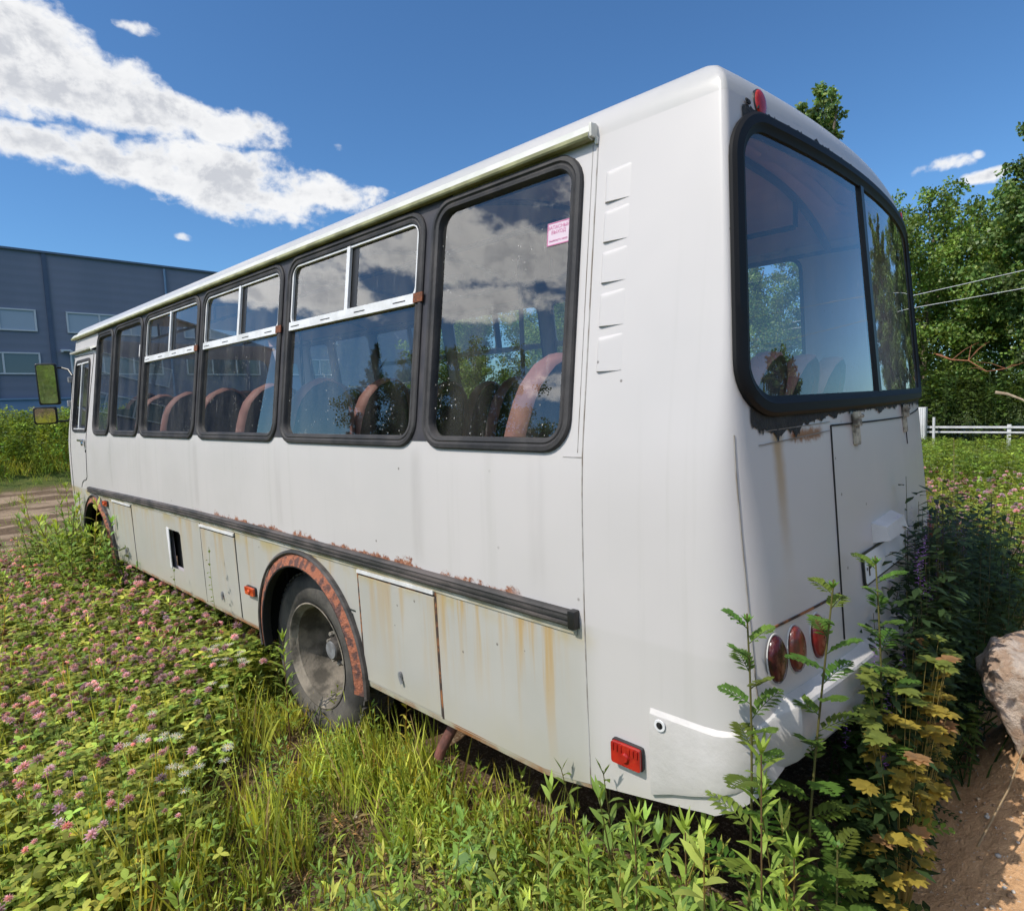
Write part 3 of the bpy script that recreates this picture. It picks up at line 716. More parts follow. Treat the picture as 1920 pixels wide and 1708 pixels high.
ax = MB(); ax.tube([(-1.0, 2.37, .43), (1.0, 2.37, .43)], .07, 10); ax.box((0, 2.37, .45), (.35, .35, .35), bev=.08); ax.tube([(-1.0, 6.44, .43), (1.0, 6.44, .43)], .06, 10)
ax.box((-.4, 3.6, .62), (.09, 7.0, .16)); ax.box((.4, 3.6, .62), (.09, 7.0, .16)); ax.build('chassis', HUBM, bus)
fl = MB(); fl.box((0, 3.65, .95), (2.24, 7.25, .04)); fl.build('floor', varied('dark floor', (.05, .045, .04), (.08, .07, .06), 5, .8), bus)
# filler slot backing
bx = MB(); bx.box((-1.13, 4.24, .80), (.12, .36, .42)); bx.build('filler_recess', mat('black recess', (.004, .004, .004), .9), bus)
s = MB(); block(s, SL, [(4.355, .64), (4.39, .64), (4.40, .96), (4.345, .955)], .0, .006); s.build('recess_trim', ALU, bus)
# exhaust stub
p = MB(); p.tube([(-1.10, 1.17, .50), (-1.14, 1.19, .42), (-1.19, 1.23, .31), (-1.20, 1.24, .27)], .024, 12); p.tube([(-1.05, 1.19, .56), (-1.12, 1.17, .46)], .008, 6)
p.build('exhaust_stub', varied('rusty pipe', (.20, .075, .055), (.11, .05, .04), 25, .8, .4, 60), bus)
# jacking mark
DECAL = mat('dark green black paint', (.02, .03, .028), .5)
j = MB(); block(j, SL, [(1.765, .775), (1.815, .775), (1.79, .828)], .001, .0018); block(j, SL, [(1.762, .838), (1.818, .838), (1.818, .846), (1.762, .846)], .001, .0018); j.build('jacking_mark', DECAL, bus, smooth_=False)
# ---- marker lamps
def marker(f, y0, y1, z0, z1, m, back=RUBBER, o=.028):
    a = MB(); block(a, f, rrect(y0, y1, z0, z1, .008, 2), .0, o*.45); ao = a.build('side_marker_lamp', back, bus, angle=30)
    b = MB(); pz = rrect(y0+.003, y1-.003, z0+.003, z1-.003, .007, 2); block(b, f, pz, o*.45, o*.9)
    ym, zm = (y0+y1)/2, (z0+z1)/2
    for k in range(7): 
        yy = y0+.012+(y1-y0-.024)*k/6
        if k != 3: b.box(f(yy, z1-.018, o*.92), (.006, .004, .022))
    b.lathe([(-(o*.04), .016), (-(o*.3), .012), (-(o*.3), 0)], f(ym, zm-.004, o*.9), n=14)
    b.build('lens', m, ao, angle=30)
    return ao
marker(SL, .155, .268, .665, .742, REDL)
marker(SL, 2.865, 2.99, .70, .755, ORANGE)
marker(SL, 5.98, 6.10, .98, 1.03, ORANGE)
# ---- louvres
for k, (zt_, zb_) in enumerate(((2.560, 2.452), (2.432, 2.325), (2.302, 2.196), (2.170, 2.058), (2.032, 1.915))):
    l = MB(); y0, y1 = .332, .232; rows = []
    us = [0, .03, .07, .12, .2, .35, .5, .65, .8, .9, 1.]; vs = [0, .03, .07, .11, .2, .4, .6, .8, .94, .975, .98]
    for u in us:
        r = []
        for v in vs:
            y = y0+(y1-y0)*u; z = zt_+(zb_-zt_)*v+.010*(u-.5)*(1-v)
            k = min(1, u/.09); k2 = min(1, v/.09); h = .0095*(1-u)**1.2*(k*k*(3-2*k))*(k2*k2*(3-2*k2))
            if u in (0, 1.) or v in (0, .98): h = -.0008
            elif u < .85: h += .0005
            r.append(SL(y, z, h))
        rows.append(r)
    l.grid(rows[::-1]); l.build('vent_louvre', PAINT, bus, angle=50)
# ---- rear window
rw = MB()
def RW_(t, z, off=0.): return RT_(t, z, off)
frame(rw, RW_, (RW[0]-.008, RW[1]+.008, RW[2]-.01, RW[3]+.01), .16, [(0, .0005), (.0, .012), (.01, .020), (.035, .022), (.045, .014), (.058, .010), (.062, -.02)], 9, 0, 14)
rwo = rw.build('rear_window', mat('black window rubber', (.006, .006, .007), .6, 0, .25), bus, angle=30)
g = MB(); pane(g, RW_, (RW[0]+.04, RW[1]-.04, RW[2]+.045, RW[3]-.045), .11, .004, .12); g.build('glass', RGLASS, rwo, angle=80)
dv = MB(); rows = []
for z in np.linspace(RW[2]+.045, RW[3]-.045, 8):
    xc = -.145+(.02 if z < 2 else 0)*0
    rows.append([RP(xc-.018, z, -.01), RP(xc-.018, z, .014), RP(xc+.018, z, .014), RP(xc+.018, z, -.01)])
dv.grid(rows); dv.build('glass_divider', BLACKP, rwo, angle=30)
# tattered sealant
def jag(n, amp, seed):
    r = random.Random(seed); big = [r.random()**2 for _ in range(n//6+2)]; out = []
    for i in range(n):
        k = i/6; b = big[int(k)]*(1-k % 1)+big[int(k)+1]*(k % 1); out.append(amp*(.75*b*b+.30*r.random()**3+(.45*r.random() if r.random() < .07 else 0)))
    return out
se = MB(); n = 260; jt = jag(n, .034, 3); jb = jag(n, .036, 5)
T = np.linspace(-.93, .93, n)
se.grid([[RT_(t, 2.595, .004), RT_(t, 2.652, .004), RT_(t+random.uniform(-.003, .003), 2.656+jt[i]*.8-.004, .003)] for i, t in enumerate(T)])
se.grid([[RT_(t, 1.80, .004), RT_(t, 1.762, .004), RT_(t+random.uniform(-.003, .003), 1.756-jb[i]-(.034*math.sin(math.pi*min(1, i/46))**.6*(.85+.15*math.sin(i*.5)) if i < 46 else 0), .003)] for i, t in enumerate(T)])
for i in range(7): se.box(RT_(-.91+.012*i*random.random(), 2.662+.008*random.random(), .006), (.02, .004, .006), bev=0)
se.build('peeling_sealant', SEAL, rwo)
# rear hatch seams
s = MB()
ribbon(s, RP, line((-.652, 1.715), (.30, 1.70), .06), .006); ribbon(s, RP, line((-.652, 1.715), (-.70, 1.02), .06), .006)
ribbon(s, RP, [(.30, 1.70), (.302, 1.66), (.33, 1.64), (.33, 1.58)], .005); ribbon(s, RP, line((.33, 1.70), (.95, 1.715), .06), .005)
ho = s.build('rear_hatch', DARK, bus)
s = MB(); ribbon(s, RP, line((-1.10, 1.722), (-.66, 1.728), .06), .002); ribbon(s, RP, line((-1.11, 1.685), (-.66, 1.70), .06), .002)
s.tube([Vector(corner_pt(-1, 1.62, z))+Vector((-.0005, -.0015, 0)) for z in np.linspace(.98, 1.72, 14)], .0018, 4)
s.build('trim_seam', varied('grey seam', (.30, .29, .27), (.20, .17, .14), 10, .8), bus)
s = MB(); ribbon(s, RP, line((-1.12, 1.172), (-.705, 1.172), .05), .007); s.build('lamp_panel_seam', SEAMR, bus)
HINGE = varied('grimy cream hinge', (.50, .46, .36), (.12, .10, .08), 28, .7, .3, 60)
for xx in (-.445, .285):
    h = MB(); block(h, RP, rrect(xx-.020, xx+.024, 1.635, 1.745, .008, 2), .001, .012); block(h, RP, rrect(xx-.026, xx+.006, 1.70, 1.752, .006, 2), .008, .026)
    h.tube([RP(xx-.03, 1.735, .02), RP(xx+.03, 1.735, .02)], .008, 8)
    h.build('hatch_hinge', HINGE, ho, angle=30)
s = MB(); block(s, RP, rrect(.27, .34, 1.56, 1.73, .01, 2), .0, .003)
# recessed lamp panel + tail lamps
def lamp(x, z, m, mirror=1, hx=.040, hz=.066):
    def el(kx, kz, o, n=28): return [RP(x+hx*kx*math.cos(q), z+hz*kz*math.sin(q), o) for q in np.linspace(0, 2*math.pi, n, endpoint=False)]
    a = MB(); R1 = el(1.16, 1.12, .000); R2 = el(1.12, 1.09, .003); R3 = el(1.04, 1.03, .002); R4 = el(1.0, 1.0, .001)
    rows = [r+[r[0]] for r in (R1, R2, R3, R4)]; a.grid(rows); ao = a.build('tail_lamp', BUMP, bus, angle=60)
    b = MB(); rows = [el(1.02, 1.02, .001), el(1., 1., .010), el(.85, .85, .017), el(.45, .45, .022), el(.05, .05, .023)]
    b.grid([r+[r[0]] for r in rows]); b.build('lens', m, ao, angle=60)
for sgn in (-1, 1):
    for x, m in ((1.145, DRED2), (1.02, TRED), (.885, DRED)):
        lamp(sgn*x*(1 if x < 1.1 else .985), 1.082, m)
# top marker lamps
for sgn in (-1, 1):
    x, z = sgn*.928, 2.686
    def el(kx, kz, o, n=24): return [RP(x+.030*kx*math.cos(q), z+.036*kz*(math.sin(q) if math.sin(q) > 0 else math.sin(q)*1.25), o) for q in np.linspace(0, 2*math.pi, n, endpoint=False)]
    a = MB(); a.grid([r+[r[0]] for r in (el(1.16, 1.10, -.02), el(1.12, 1.08, .002), el(1.05, 1.02, .004))]); ao = a.build('top_marker_lamp', BLACKP, bus, angle=40)
    b = MB(); b.grid([r+[r[0]] for r in (el(1.07, 1.04, .002), el(1.0, .98, .006), el(.8, .78, .009), el(.4, .4, .011), el(.02, .02, .011))]); b.build('lens', REDL, ao, angle=60)
# number plate
pl = MB(); block(pl, RP, rrect(-.50, .03, 1.145, 1.262, .008, 2), .004, .010); plo = pl.build('number_plate', BLACKP, bus, angle=30)
b = MB(); block(b, RP, rrect(-.492, .022, 1.152, 1.255, .007, 2), .010, .0112); b.build('plate_face', mat('plate white', (.72, .73, .75), .35), plo, angle=30)
b = MB(); 
for q in [(.0, 1.2)]:
    V_ = [RP(-.478+.006*math.cos(a), 1.204+.006*math.sin(a), .0125) for a in np.linspace(0, 6.283, 10, endpoint=False)]; b.add(V_, [tuple(range(10))])
b.build('plate_bolt', BLACKP, plo)
text_obj('plate_letter', 'P', .078, BLACKP, plo, lambda x, y, z: RP(-.445+x, 1.201+y, .0117+z), bold=.001)
# plate lamp housing
h = MB(); V_ = [RP(-.36, 1.272, 0), RP(-.09, 1.272, 0), RP(-.09, 1.352, 0), RP(-.36, 1.345, 0), RP(-.35, 1.282, .055), RP(-.10, 1.282, .055), RP(-.11, 1.335, .045), RP(-.34, 1.328, .045)]
h.add(V_, [(4, 5, 6, 7), (0, 1, 5, 4), (1, 2, 6, 5), (2, 3, 7, 6), (3, 0, 4, 7)]); h.build('plate_lamp_housing', BUMP, bus, angle=20)
# ---- bumper
def bump_section(P, n_, k=1.):
    z1 = P[2]
bp = MB(); rows = []
def bpath():
    pts = []
    for y in (.135, .08, .02, -.04): pts.append((-1, 0, y))
    return pts
zt_side, zb_side = .885, .60
path = []
for y, zb_ in ((.132, .605), (.128, .605), (.06, .635), (.0, .655), (-.05, .675)): path.append(((-(1.252), y), (-1, 0), .885, zb_, .004 if y > .13 else .012))
for i in range(1, 8):
    q = math.radians(90*i/8); R_ = .115
    path.append(((-(1.252-R_)-R_*math.cos(q), -.05-R_*math.sin(q)*1.15), (-math.cos(q), -math.sin(q)), .885+.075*(i/8)**2, .675+.10*i/8, .012+.022*i/8))
for x in np.linspace(-1.10, 1.10, 24):
    path.append(((x, ryy(x, .9)+.002), (0, -1), .968, .785, .042))
right = [((-p[0][0], p[0][1]), (-p[1][0], p[1][1]), p[2], p[3], p[4]) for p in reversed(path[:12])]
path += right
for (c, nn, zt_, zb_, o) in path:
    def q(oo, z): return (c[0]+nn[0]*oo, c[1]+nn[1]*oo, z)
    rows.append([q(-.03, zt_+.004), q(.0, zt_), q(o*.9, zt_-.016), q(o, zt_-.024), q(o+.003, (zt_+zb_)/2), q(o-.0, zb_+.02), q(o*.75, zb_), q(-.03, zb_)])
bp.grid(rows); bp.add(rows[0], [tuple(reversed(range(8)))]); bpo = bp.build('rear_bumper', BUMP, bus, angle=24)
h = MB(); h.lathe([(-.016, .019), (-.019, .018), (-.0185, .011)], (-1.252, .09, .845), n=18); h.build('bolt_rim', ALU, bpo)
h = MB(); h.lathe([(-.0165, .011), (-.0165, 0)], (-1.252, .09, .845), n=18); h.box((-1.27, .09, .845), (.006, .006, .018)); h.build('bolt_hole', DARK, bpo)
# ---- driver's door
s = MB()
ribbon(s, SL, line((6.49, 2.47), (6.69, 1.22)), .008); ribbon(s, SL, [(6.69, 1.22), (6.74, 1.19), (6.82, 1.18), (6.90, 1.15), (6.95, 1.10)], .007); ribbon(s, SL, line((7.28, 2.47), (7.31, 1.0)), .006); ribbon(s, SL, line((6.49, 2.47), (7.28, 2.49)), .006)
do = s.build('driver_door', DARK, bus)
d = MB(); frame(d, SL, DOORW, .08, [(0, .001), (.003, .012), (.03, .012), (.034, -.02)], sub=3); d.build('window_frame', RUBBER, do)
d = MB(); pane(d, SL, (DOORW[0]+.03, DOORW[1]-.03, DOORW[2]+.03, DOORW[3]-.03), .05, -.006); d.build('glass', GLASS, do)
d = MB(); block(d, SL, [(6.93, 1.71), (6.955, 1.71), (6.945, 2.41), (6.92, 2.41)], -.004, .006); block(d, SL, [(6.64, 2.39), (7.16, 2.39), (7.16, 2.405), (6.64, 2.405)], -.004, .006); block(d, SL, [(6.64, 1.705), (7.16, 1.705), (7.16, 1.72), (6.64, 1.72)], -.004, .006); d.build('sash_bar', ALU, do)
d = MB(); d.box(SL(6.74, 1.595, .012), (.02, .13, .03), bev=.006); d.box(SL(6.70, 1.565, .018), (.03, .035, .045), bev=.01); d.box(SL(6.76, 1.60, .034), (.012, .15, .02), bev=.004); d.build('handle', CHROME, do)
d = MB(); d.box(SL(6.66, 1.49, .004), (.006, .022, .028), bev=.002); d.build('keyhole', BLACKP, do)
d = MB(); rows = []
for y in np.linspace(6.42, 7.32, 12):
    k = 0.0 if y > 6.5 else .03
    rows.append([SL(y, 2.52-k, .0), SL(y, 2.515-k, .04), SL(y, 2.53-k, .045), SL(y, 2.55-k*.6, .0)])
d.grid(rows); d.build('rain_drip_rail', GUT, bus)
# ---- mirrors
ym = 7.58
def mirror(x0, x1, z0, z1, tilt):
    a = MB(); cx, cz = (x0+x1)/2, (z0+z1)/2; w, h_ = x1-x0, z1-z0
    bm_ = bmesh.new(); bmesh.ops.create_cube(bm_, size=1); bmesh.ops.scale(bm_, vec=(w, .07, h_), verts=bm_.verts)
    bmesh.ops.bevel(bm_, geom=bm_.edges[:], offset=.022, segments=3, affect='EDGES', profile=.6)
    bmesh.ops.rotate(bm_, matrix=Matrix.Rotation(tilt, 3, 'Z') @ Matrix.Rotation(math.radians(4.5), 3, 'X'), verts=bm_.verts); bmesh.ops.translate(bm_, vec=(cx, ym, cz), verts=bm_.verts)
    a.bm(bm_); o = a.build('wing_mirror', BLACKP, bus)
    g = MB(); R = Matrix.Rotation(tilt, 3, 'Z') @ Matrix.Rotation(math.radians(4.5), 3, 'X')
    P = rrect(-w/2+.017, w/2-.017, -h_/2+.017, h_/2-.017, .025, 4)
    V_ = [R @ Vector((p[0], -.0365, p[1]))+Vector((cx, ym, cz)) for p in P]; g.add([v[:] for v in V_], [tuple(range(len(V_)))]); g.build('mirror_glass', MIRROR, o, smooth_=False)
    return o
m1 = mirror(-1.44, -1.245, 1.985, 2.44, math.radians(-22)); m2 = mirror(-1.50, -1.285, 1.775, 1.965, math.radians(-16))
a = MB(); a.tube([(-1.30, ym+.03, 2.40), (-1.20, ym+.02, 2.395), (-1.15, ym-.05, 2.37), (-1.135, ym-.16, 2.28), (-1.15, ym-.2, 2.22)], .012, 8); a.tube([(-1.32, ym+.03, 1.80), (-1.2, ym, 1.80), (-1.17, ym-.1, 1.84), (-1.18, ym-.2, 1.90)], .012, 8)
a.tube([(-1.15, ym-.19, 2.30), (-1.19, ym-.2, 1.88)], .012, 8); a.build('mirror_arm', BLACKP, m1)
a = MB(); a.box((-1.17, ym-.21, 2.25), (.06, .05, .06), bev=.01); a.box((-1.20, ym-.21, 1.99), (.05, .05, .07), bev=.01); a.build('mirror_bracket', STEEL, m1)
# ---- front glass
g = MB(); V2, F2 = sheet(rrect(-1.05, 1.05, 1.42, 2.53, .12, 6), [], .2); g.add([FP(v[0], v[1], .012) for v in V2], F2); g.build('windscreen', GLASS, bus)
# ---- interior
it = MB()
for sg in (-1, 1):
    it.box((sg*1.135, 3.7, 1.355), (.03, 7.1, .57))
it.box((0, -.06, 1.26), (2.2, .03, .9))
it.build('inner_wall', INNER, bus)
ib = MB()
for sg in (-1, 1):
    ib.tube([(sg*1.075, .1, 2.62), (sg*1.075, 7.0, 2.62)], .012, 8)
    ib.tube([(sg*.52, .3, 2.66), (sg*.52, 6.8, 2.66)], .014, 8)
    for y in (.3, 1.9, 3.4, 5.0, 6.5): ib.tube([(sg*.52, y, 2.66), (sg*.52, y, 2.80)], .012, 6)
for y in (2.0, 5.0): ib.tube([(.30, y, .8), (.30, y, 2.78)], .016, 8)
ib.build('grab_rail', BLACKP, bus)
rb = MB()
for y in (1.21, 2.465, 3.685, 4.925): rb.tube([(x, y, 2.66+.175*(1-(x/1.05)**2)) for x in np.linspace(-1.04, 1.04, 17)], .013, 6)
rb.tube([(x, .30, 2.63+.20*(1-(abs(x)/1.06)**2.6)) for x in np.linspace(-1.06, 1.06, 25)], .020, 6)
rb.build('ceiling_rib', BAND, bus)
for y in (.75, 2.9, 5.2):
    c = MB(); c.box((0.45, y, 2.80), (.10, .30, .05), bev=.02); co = c.build('ceiling_lamp', varied('grey lamp base', (.12, .11, .13), (.09, .08, .1), 10, .5), bus)
    c = MB(); c.box((0.45, y, 2.772), (.06, .22, .03), bev=.012); c.build('diffuser', mat('milky diffuser', (.6, .6, .62), .3), co)
# seats
def seat_mesh():
    b = MB()
    # back: rounded slab leaning back, local origin at floor centre, facing +y
    def sec(z):   # half width and y offset of back at height z
        w = float(np.interp(z, [.42, .6, .85, 1.0, 1.10, 1.17, 1.20], [.20, .215, .215, .20, .165, .10, .03])); y = -.23-.26*(z-.42)
        return w, y
    zs = [.42, .55, .7, .85, .95, 1.03, 1.09, 1.13, 1.165, 1.19, 1.20]
    fr = []; bk = []
    for z in zs:
        w, y = sec(z)
        th = .045 if z < 1.1 else .045*max(.2, (1.21-z)/.11)
        ring = []
        for i in range(20):
            q = 2*math.pi*i/20; cx = math.copysign(abs(math.cos(q))**.6, math.cos(q))*(w-.012); cy = math.copysign(abs(math.sin(q))**.7, math.sin(q))*th
            ring.append((cx, y+cy, z))
        fr.append(ring+[ring[0]])
    b.grid(fr); b.add(fr[-1][:20], [tuple(range(20))])
    return b, sec, zs
SEAT0 = None
def make_seat(loc):
    b, sec, zs = seat_mesh()
    s = b.build('seat', FABRIC, bus, world=False, angle=60); s.location = Vector(loc)-bus.location
    t = MB()
    pts = [(sec(z)[0], sec(z)[1], z) for z in zs]; pts = [(p[0], p[1], p[2]) for p in pts]; path = pts+[(-p[0], p[1], p[2]) for p in reversed(pts)]
    rows = []
    for i, p in enumerate(path):
        nx = 1 if p[0] > 0 else -1; k = min(1, abs(p[0])/.2); nz = (1-k)
        rows.append([(p[0]-nx*.012, p[1]-.052, p[2]-nz*.012), (p[0]+nx*.006*k, p[1]-.040, p[2]+nz*.008), (p[0]+nx*.010*k, p[1], p[2]+nz*.012), (p[0]+nx*.006*k, p[1]+.040, p[2]+nz*.008), (p[0]-nx*.012, p[1]+.052, p[2]-nz*.012)])
    t.grid(rows); t.build('seat_trim', TRIM, s, world=False, angle=60)
    c = MB(); c.box((0, .03, .40), (.42, .46, .11), bev=.035); c.build('seat_cushion', FABRIC, s, world=False)
    c = MB()
    for x in (-.17, .17):
        c.tube([(x, .18, .0), (x, .16, .36)], .012, 6); c.tube([(x, -.15, .0), (x, -.13, .36)], .012, 6)
    c.build('seat_leg', BLACKP, s, world=False)
    return s
ZF = .80
s0 = make_seat((-.96, .90, ZF))
def put(x, y, z=ZF):
    c = copy_tree(s0, bus); c.location = Vector((x, y, z))-bus.location
for x in (-.51, -.02, .45, .92): put(x*.98, .66)
s0.location = Vector((-.98, 1.08, ZF))-bus.location
for y in (2.88, 3.52, 4.25, 4.96, 5.62):
    for x in (-.95, -.50): put(x, y+.0)
for y in (1.9, 2.65, 3.4, 4.1, 4.85):
    for x in (.93, .48): put(x, y)
put(-.75, 6.75, ZF+.05)
dk = MB(); dk.box((-.65, 6.05, 1.35), (.9, .04, 1.1)); dk.tube([(-.3, 6.05, .8), (-.3, 6.05, 2.75)], .02, 8); dk.build('driver_partition', FABRIC, bus)
# ================================================================ TERRAIN
def sstep(v, a, b):
    t = np.clip((v-a)/(b-a), 0, 1); return t*t*(3-2*t)
def terr(x, y):
    x = np.asarray(x, float); y = np.asarray(y, float)
    h = 1.15*sstep(y, 18.5, 25)*sstep(x, 30, 12)
    h = h+.36*np.exp(-((x-.75)**2/.75+(y+1.05)**2/.30))+.12*np.exp(-((x-.0)**2/.3+(y+.65)**2/.10))+.05*np.exp(-((x+.6)**2/.12+(y+.75)**2/.06))+.17*np.exp(-(((x-.5)**2/.10+(y+.78)**2/.06)**2))
    h = h+.30*sstep(x, 2.0, 6)*sstep(y, -8, -2)*0
    h = h+.022*np.sin(3.1*x+1.3*y)*np.cos(2.3*y-.7*x)+.012*np.sin(9*x+2)*np.sin(8*y)
    rut = sstep(y, 10, 11.5)*sstep(y, 19.5, 18)
    h = h+rut*(.05*np.sin(y*4.2+.3*np.sin(x*1.3))+.03*np.sin(y*9+x))-.02
    h = h+.5*sstep(np.hypot(x, y), 40, 120)*np.sin(x*.03)*np.cos(y*.025)
    return h
n = 420
u = np.linspace(-1, 1, n); g = np.sinh(u*6.2)/np.sinh(6.2)*900
gx, gy = np.meshgrid(g-1.2, g+1.0, indexing='ij')
gz = terr(gx, gy)
V = np.stack([gx, gy, gz], -1).reshape(-1, 3)
i = np.arange(n*n).reshape(n, n); F = np.stack([i[:-1, :-1], i[1:, :-1], i[1:, 1:], i[:-1, 1:]], -1).reshape(-1, 4)
def npmesh(name, V, F, m, col=None, k=None, smooth_=True, parent=None, world=True):
    k = F.shape[1]; me = bpy.data.meshes.new(name)
    me.vertices.add(len(V)); me.vertices.foreach_set('co', np.asarray(V, np.float32).ravel())
    me.loops.add(F.size); me.loops.foreach_set('vertex_index', F.astype(np.int32).ravel())
    me.polygons.add(len(F)); me.polygons.foreach_set('loop_start', np.arange(len(F), dtype=np.int32)*k)
    me.polygons.foreach_set('loop_total', np.full(len(F), k, np.int32))
    if col is not None:
        a = me.attributes.new('Col', 'FLOAT_COLOR', 'POINT'); c = np.ones((len(V), 4), np.float32); c[:, :3] = col; a.data.foreach_set('color', c.ravel())
    me.update()
    return link(name, me, m, parent, world, smooth_)
def ground_material():
    m = mat('soil, sand and dirt track', (.2, .13, .08), .95, 0, .15); t = m.node_tree; b = bsdf(m)
    o = N(t, 'ShaderNodeTexCoord').outputs['Object']; sp = N(t, 'ShaderNodeSeparateXYZ'); L(t, o, sp.inputs[0]); X, Y, Z = sp.outputs
    n1, n2, n3 = noise(t, o, 3, 6, .6), noise(t, o, 14, 6, .65), noise(t, o, 60, 5, .7)
    soil = mixc(t, smooth(t, n1, .35, .65), (.155, .095, .055), (.085, .055, .034))
    soil = mixc(t, smooth(t, n3, .52, .62), soil, (.30, .23, .16))
    sand = mixc(t, smooth(t, n2, .35, .65), (.66, .40, .215), (.50, .295, .155))
    sand = mixc(t, smooth(t, n3, .60, .66), sand, (.62, .50, .40))
    track = mixc(t, smooth(t, noise(t, mapping(t, o, scale=(.4, 1.6, 1)), 1.6, 6, .6), .42, .58), (.34, .25, .17), (.14, .095, .06))
    green = mixc(t, smooth(t, n1, .35, .65), (.055, .085, .02), (.10, .115, .03))
    wob = fac(t, 'MULTIPLY', fac(t, 'SUBTRACT', n1, .5), 1.0)
    s = fac(t, 'ADD', Y, fac(t, 'MULTIPLY', wob, .8))
    fs = fac(t, 'MULTIPLY', smooth(t, s, -.05, -.30), smooth(t, fac(t, 'ADD', X, wob), -1.3, -.7))
    c = mixc(t, fs, soil, sand)
    ft = fac(t, 'MULTIPLY', smooth(t, fac(t, 'ADD', Y, wob), 9.0, 10.2), smooth(t, fac(t, 'ADD', Y, wob), 19.6, 18.6))
    c = mixc(t, ft, c, track)
    fg = fac(t, 'MAXIMUM', smooth(t, fac(t, 'ADD', Y, wob), 18.8, 19.8), smooth(t, X, 2.2, 4))
    fg = fac(t, 'MAXIMUM', fg, smooth(t, X, -6, -9))
    c = mixc(t, fg, c, green)
    L(t, c, b.inputs['Base Color'])
    bn = N(t, 'ShaderNodeBump', ins={'Strength': .9, 'Distance': .03}); L(t, fac(t, 'ADD', n2, fac(t, 'MULTIPLY', n3, .5)), bn.inputs['Height']); L(t, bn.outputs[0], b.inputs['Normal'])
    return m
tag(npmesh('ground', V, F, ground_material()), kind='structure')

# ================================================================ PLANTS
def leaf_material(name, transl=.35, rough=.5, spec=.3):
    m = bpy.data.materials.new(name); m.use_nodes = True; t = m.node_tree; b = bsdf(m); out = t.nodes['Material Output']
    a = N(t, 'ShaderNodeAttribute', attribute_name='Col')
    o = N(t, 'ShaderNodeTexCoord').outputs['Object']
    hs = N(t, 'ShaderNodeHueSaturation'); L(t, a.outputs['Color'], hs.inputs['Color'])
    L(t, fac(t, 'ADD', fac(t, 'MULTIPLY', noise(t, o, 7, 3), .7), .65), hs.inputs['Value'])
    L(t, hs.outputs[0], b.inputs['Base Color']); b.inputs['Roughness'].default_value = rough; b.inputs['Specular IOR Level'].default_value = spec
    tr = N(t, 'ShaderNodeBsdfTranslucent'); L(t, mixc(t, 1., hs.outputs[0], (1.5, 1.35, .6), 'MULTIPLY'), tr.inputs[0])
    mx = N(t, 'ShaderNodeMixShader', ins={0: transl}); L(t, b.outputs[0], mx.inputs[1]); L(t, tr.outputs[0], mx.inputs[2]); L(t, mx.outputs[0], out.inputs[0])
    return m
LEAF = leaf_material('leaf'); FOLI = leaf_material('tree leaves', .3, .45, .4)
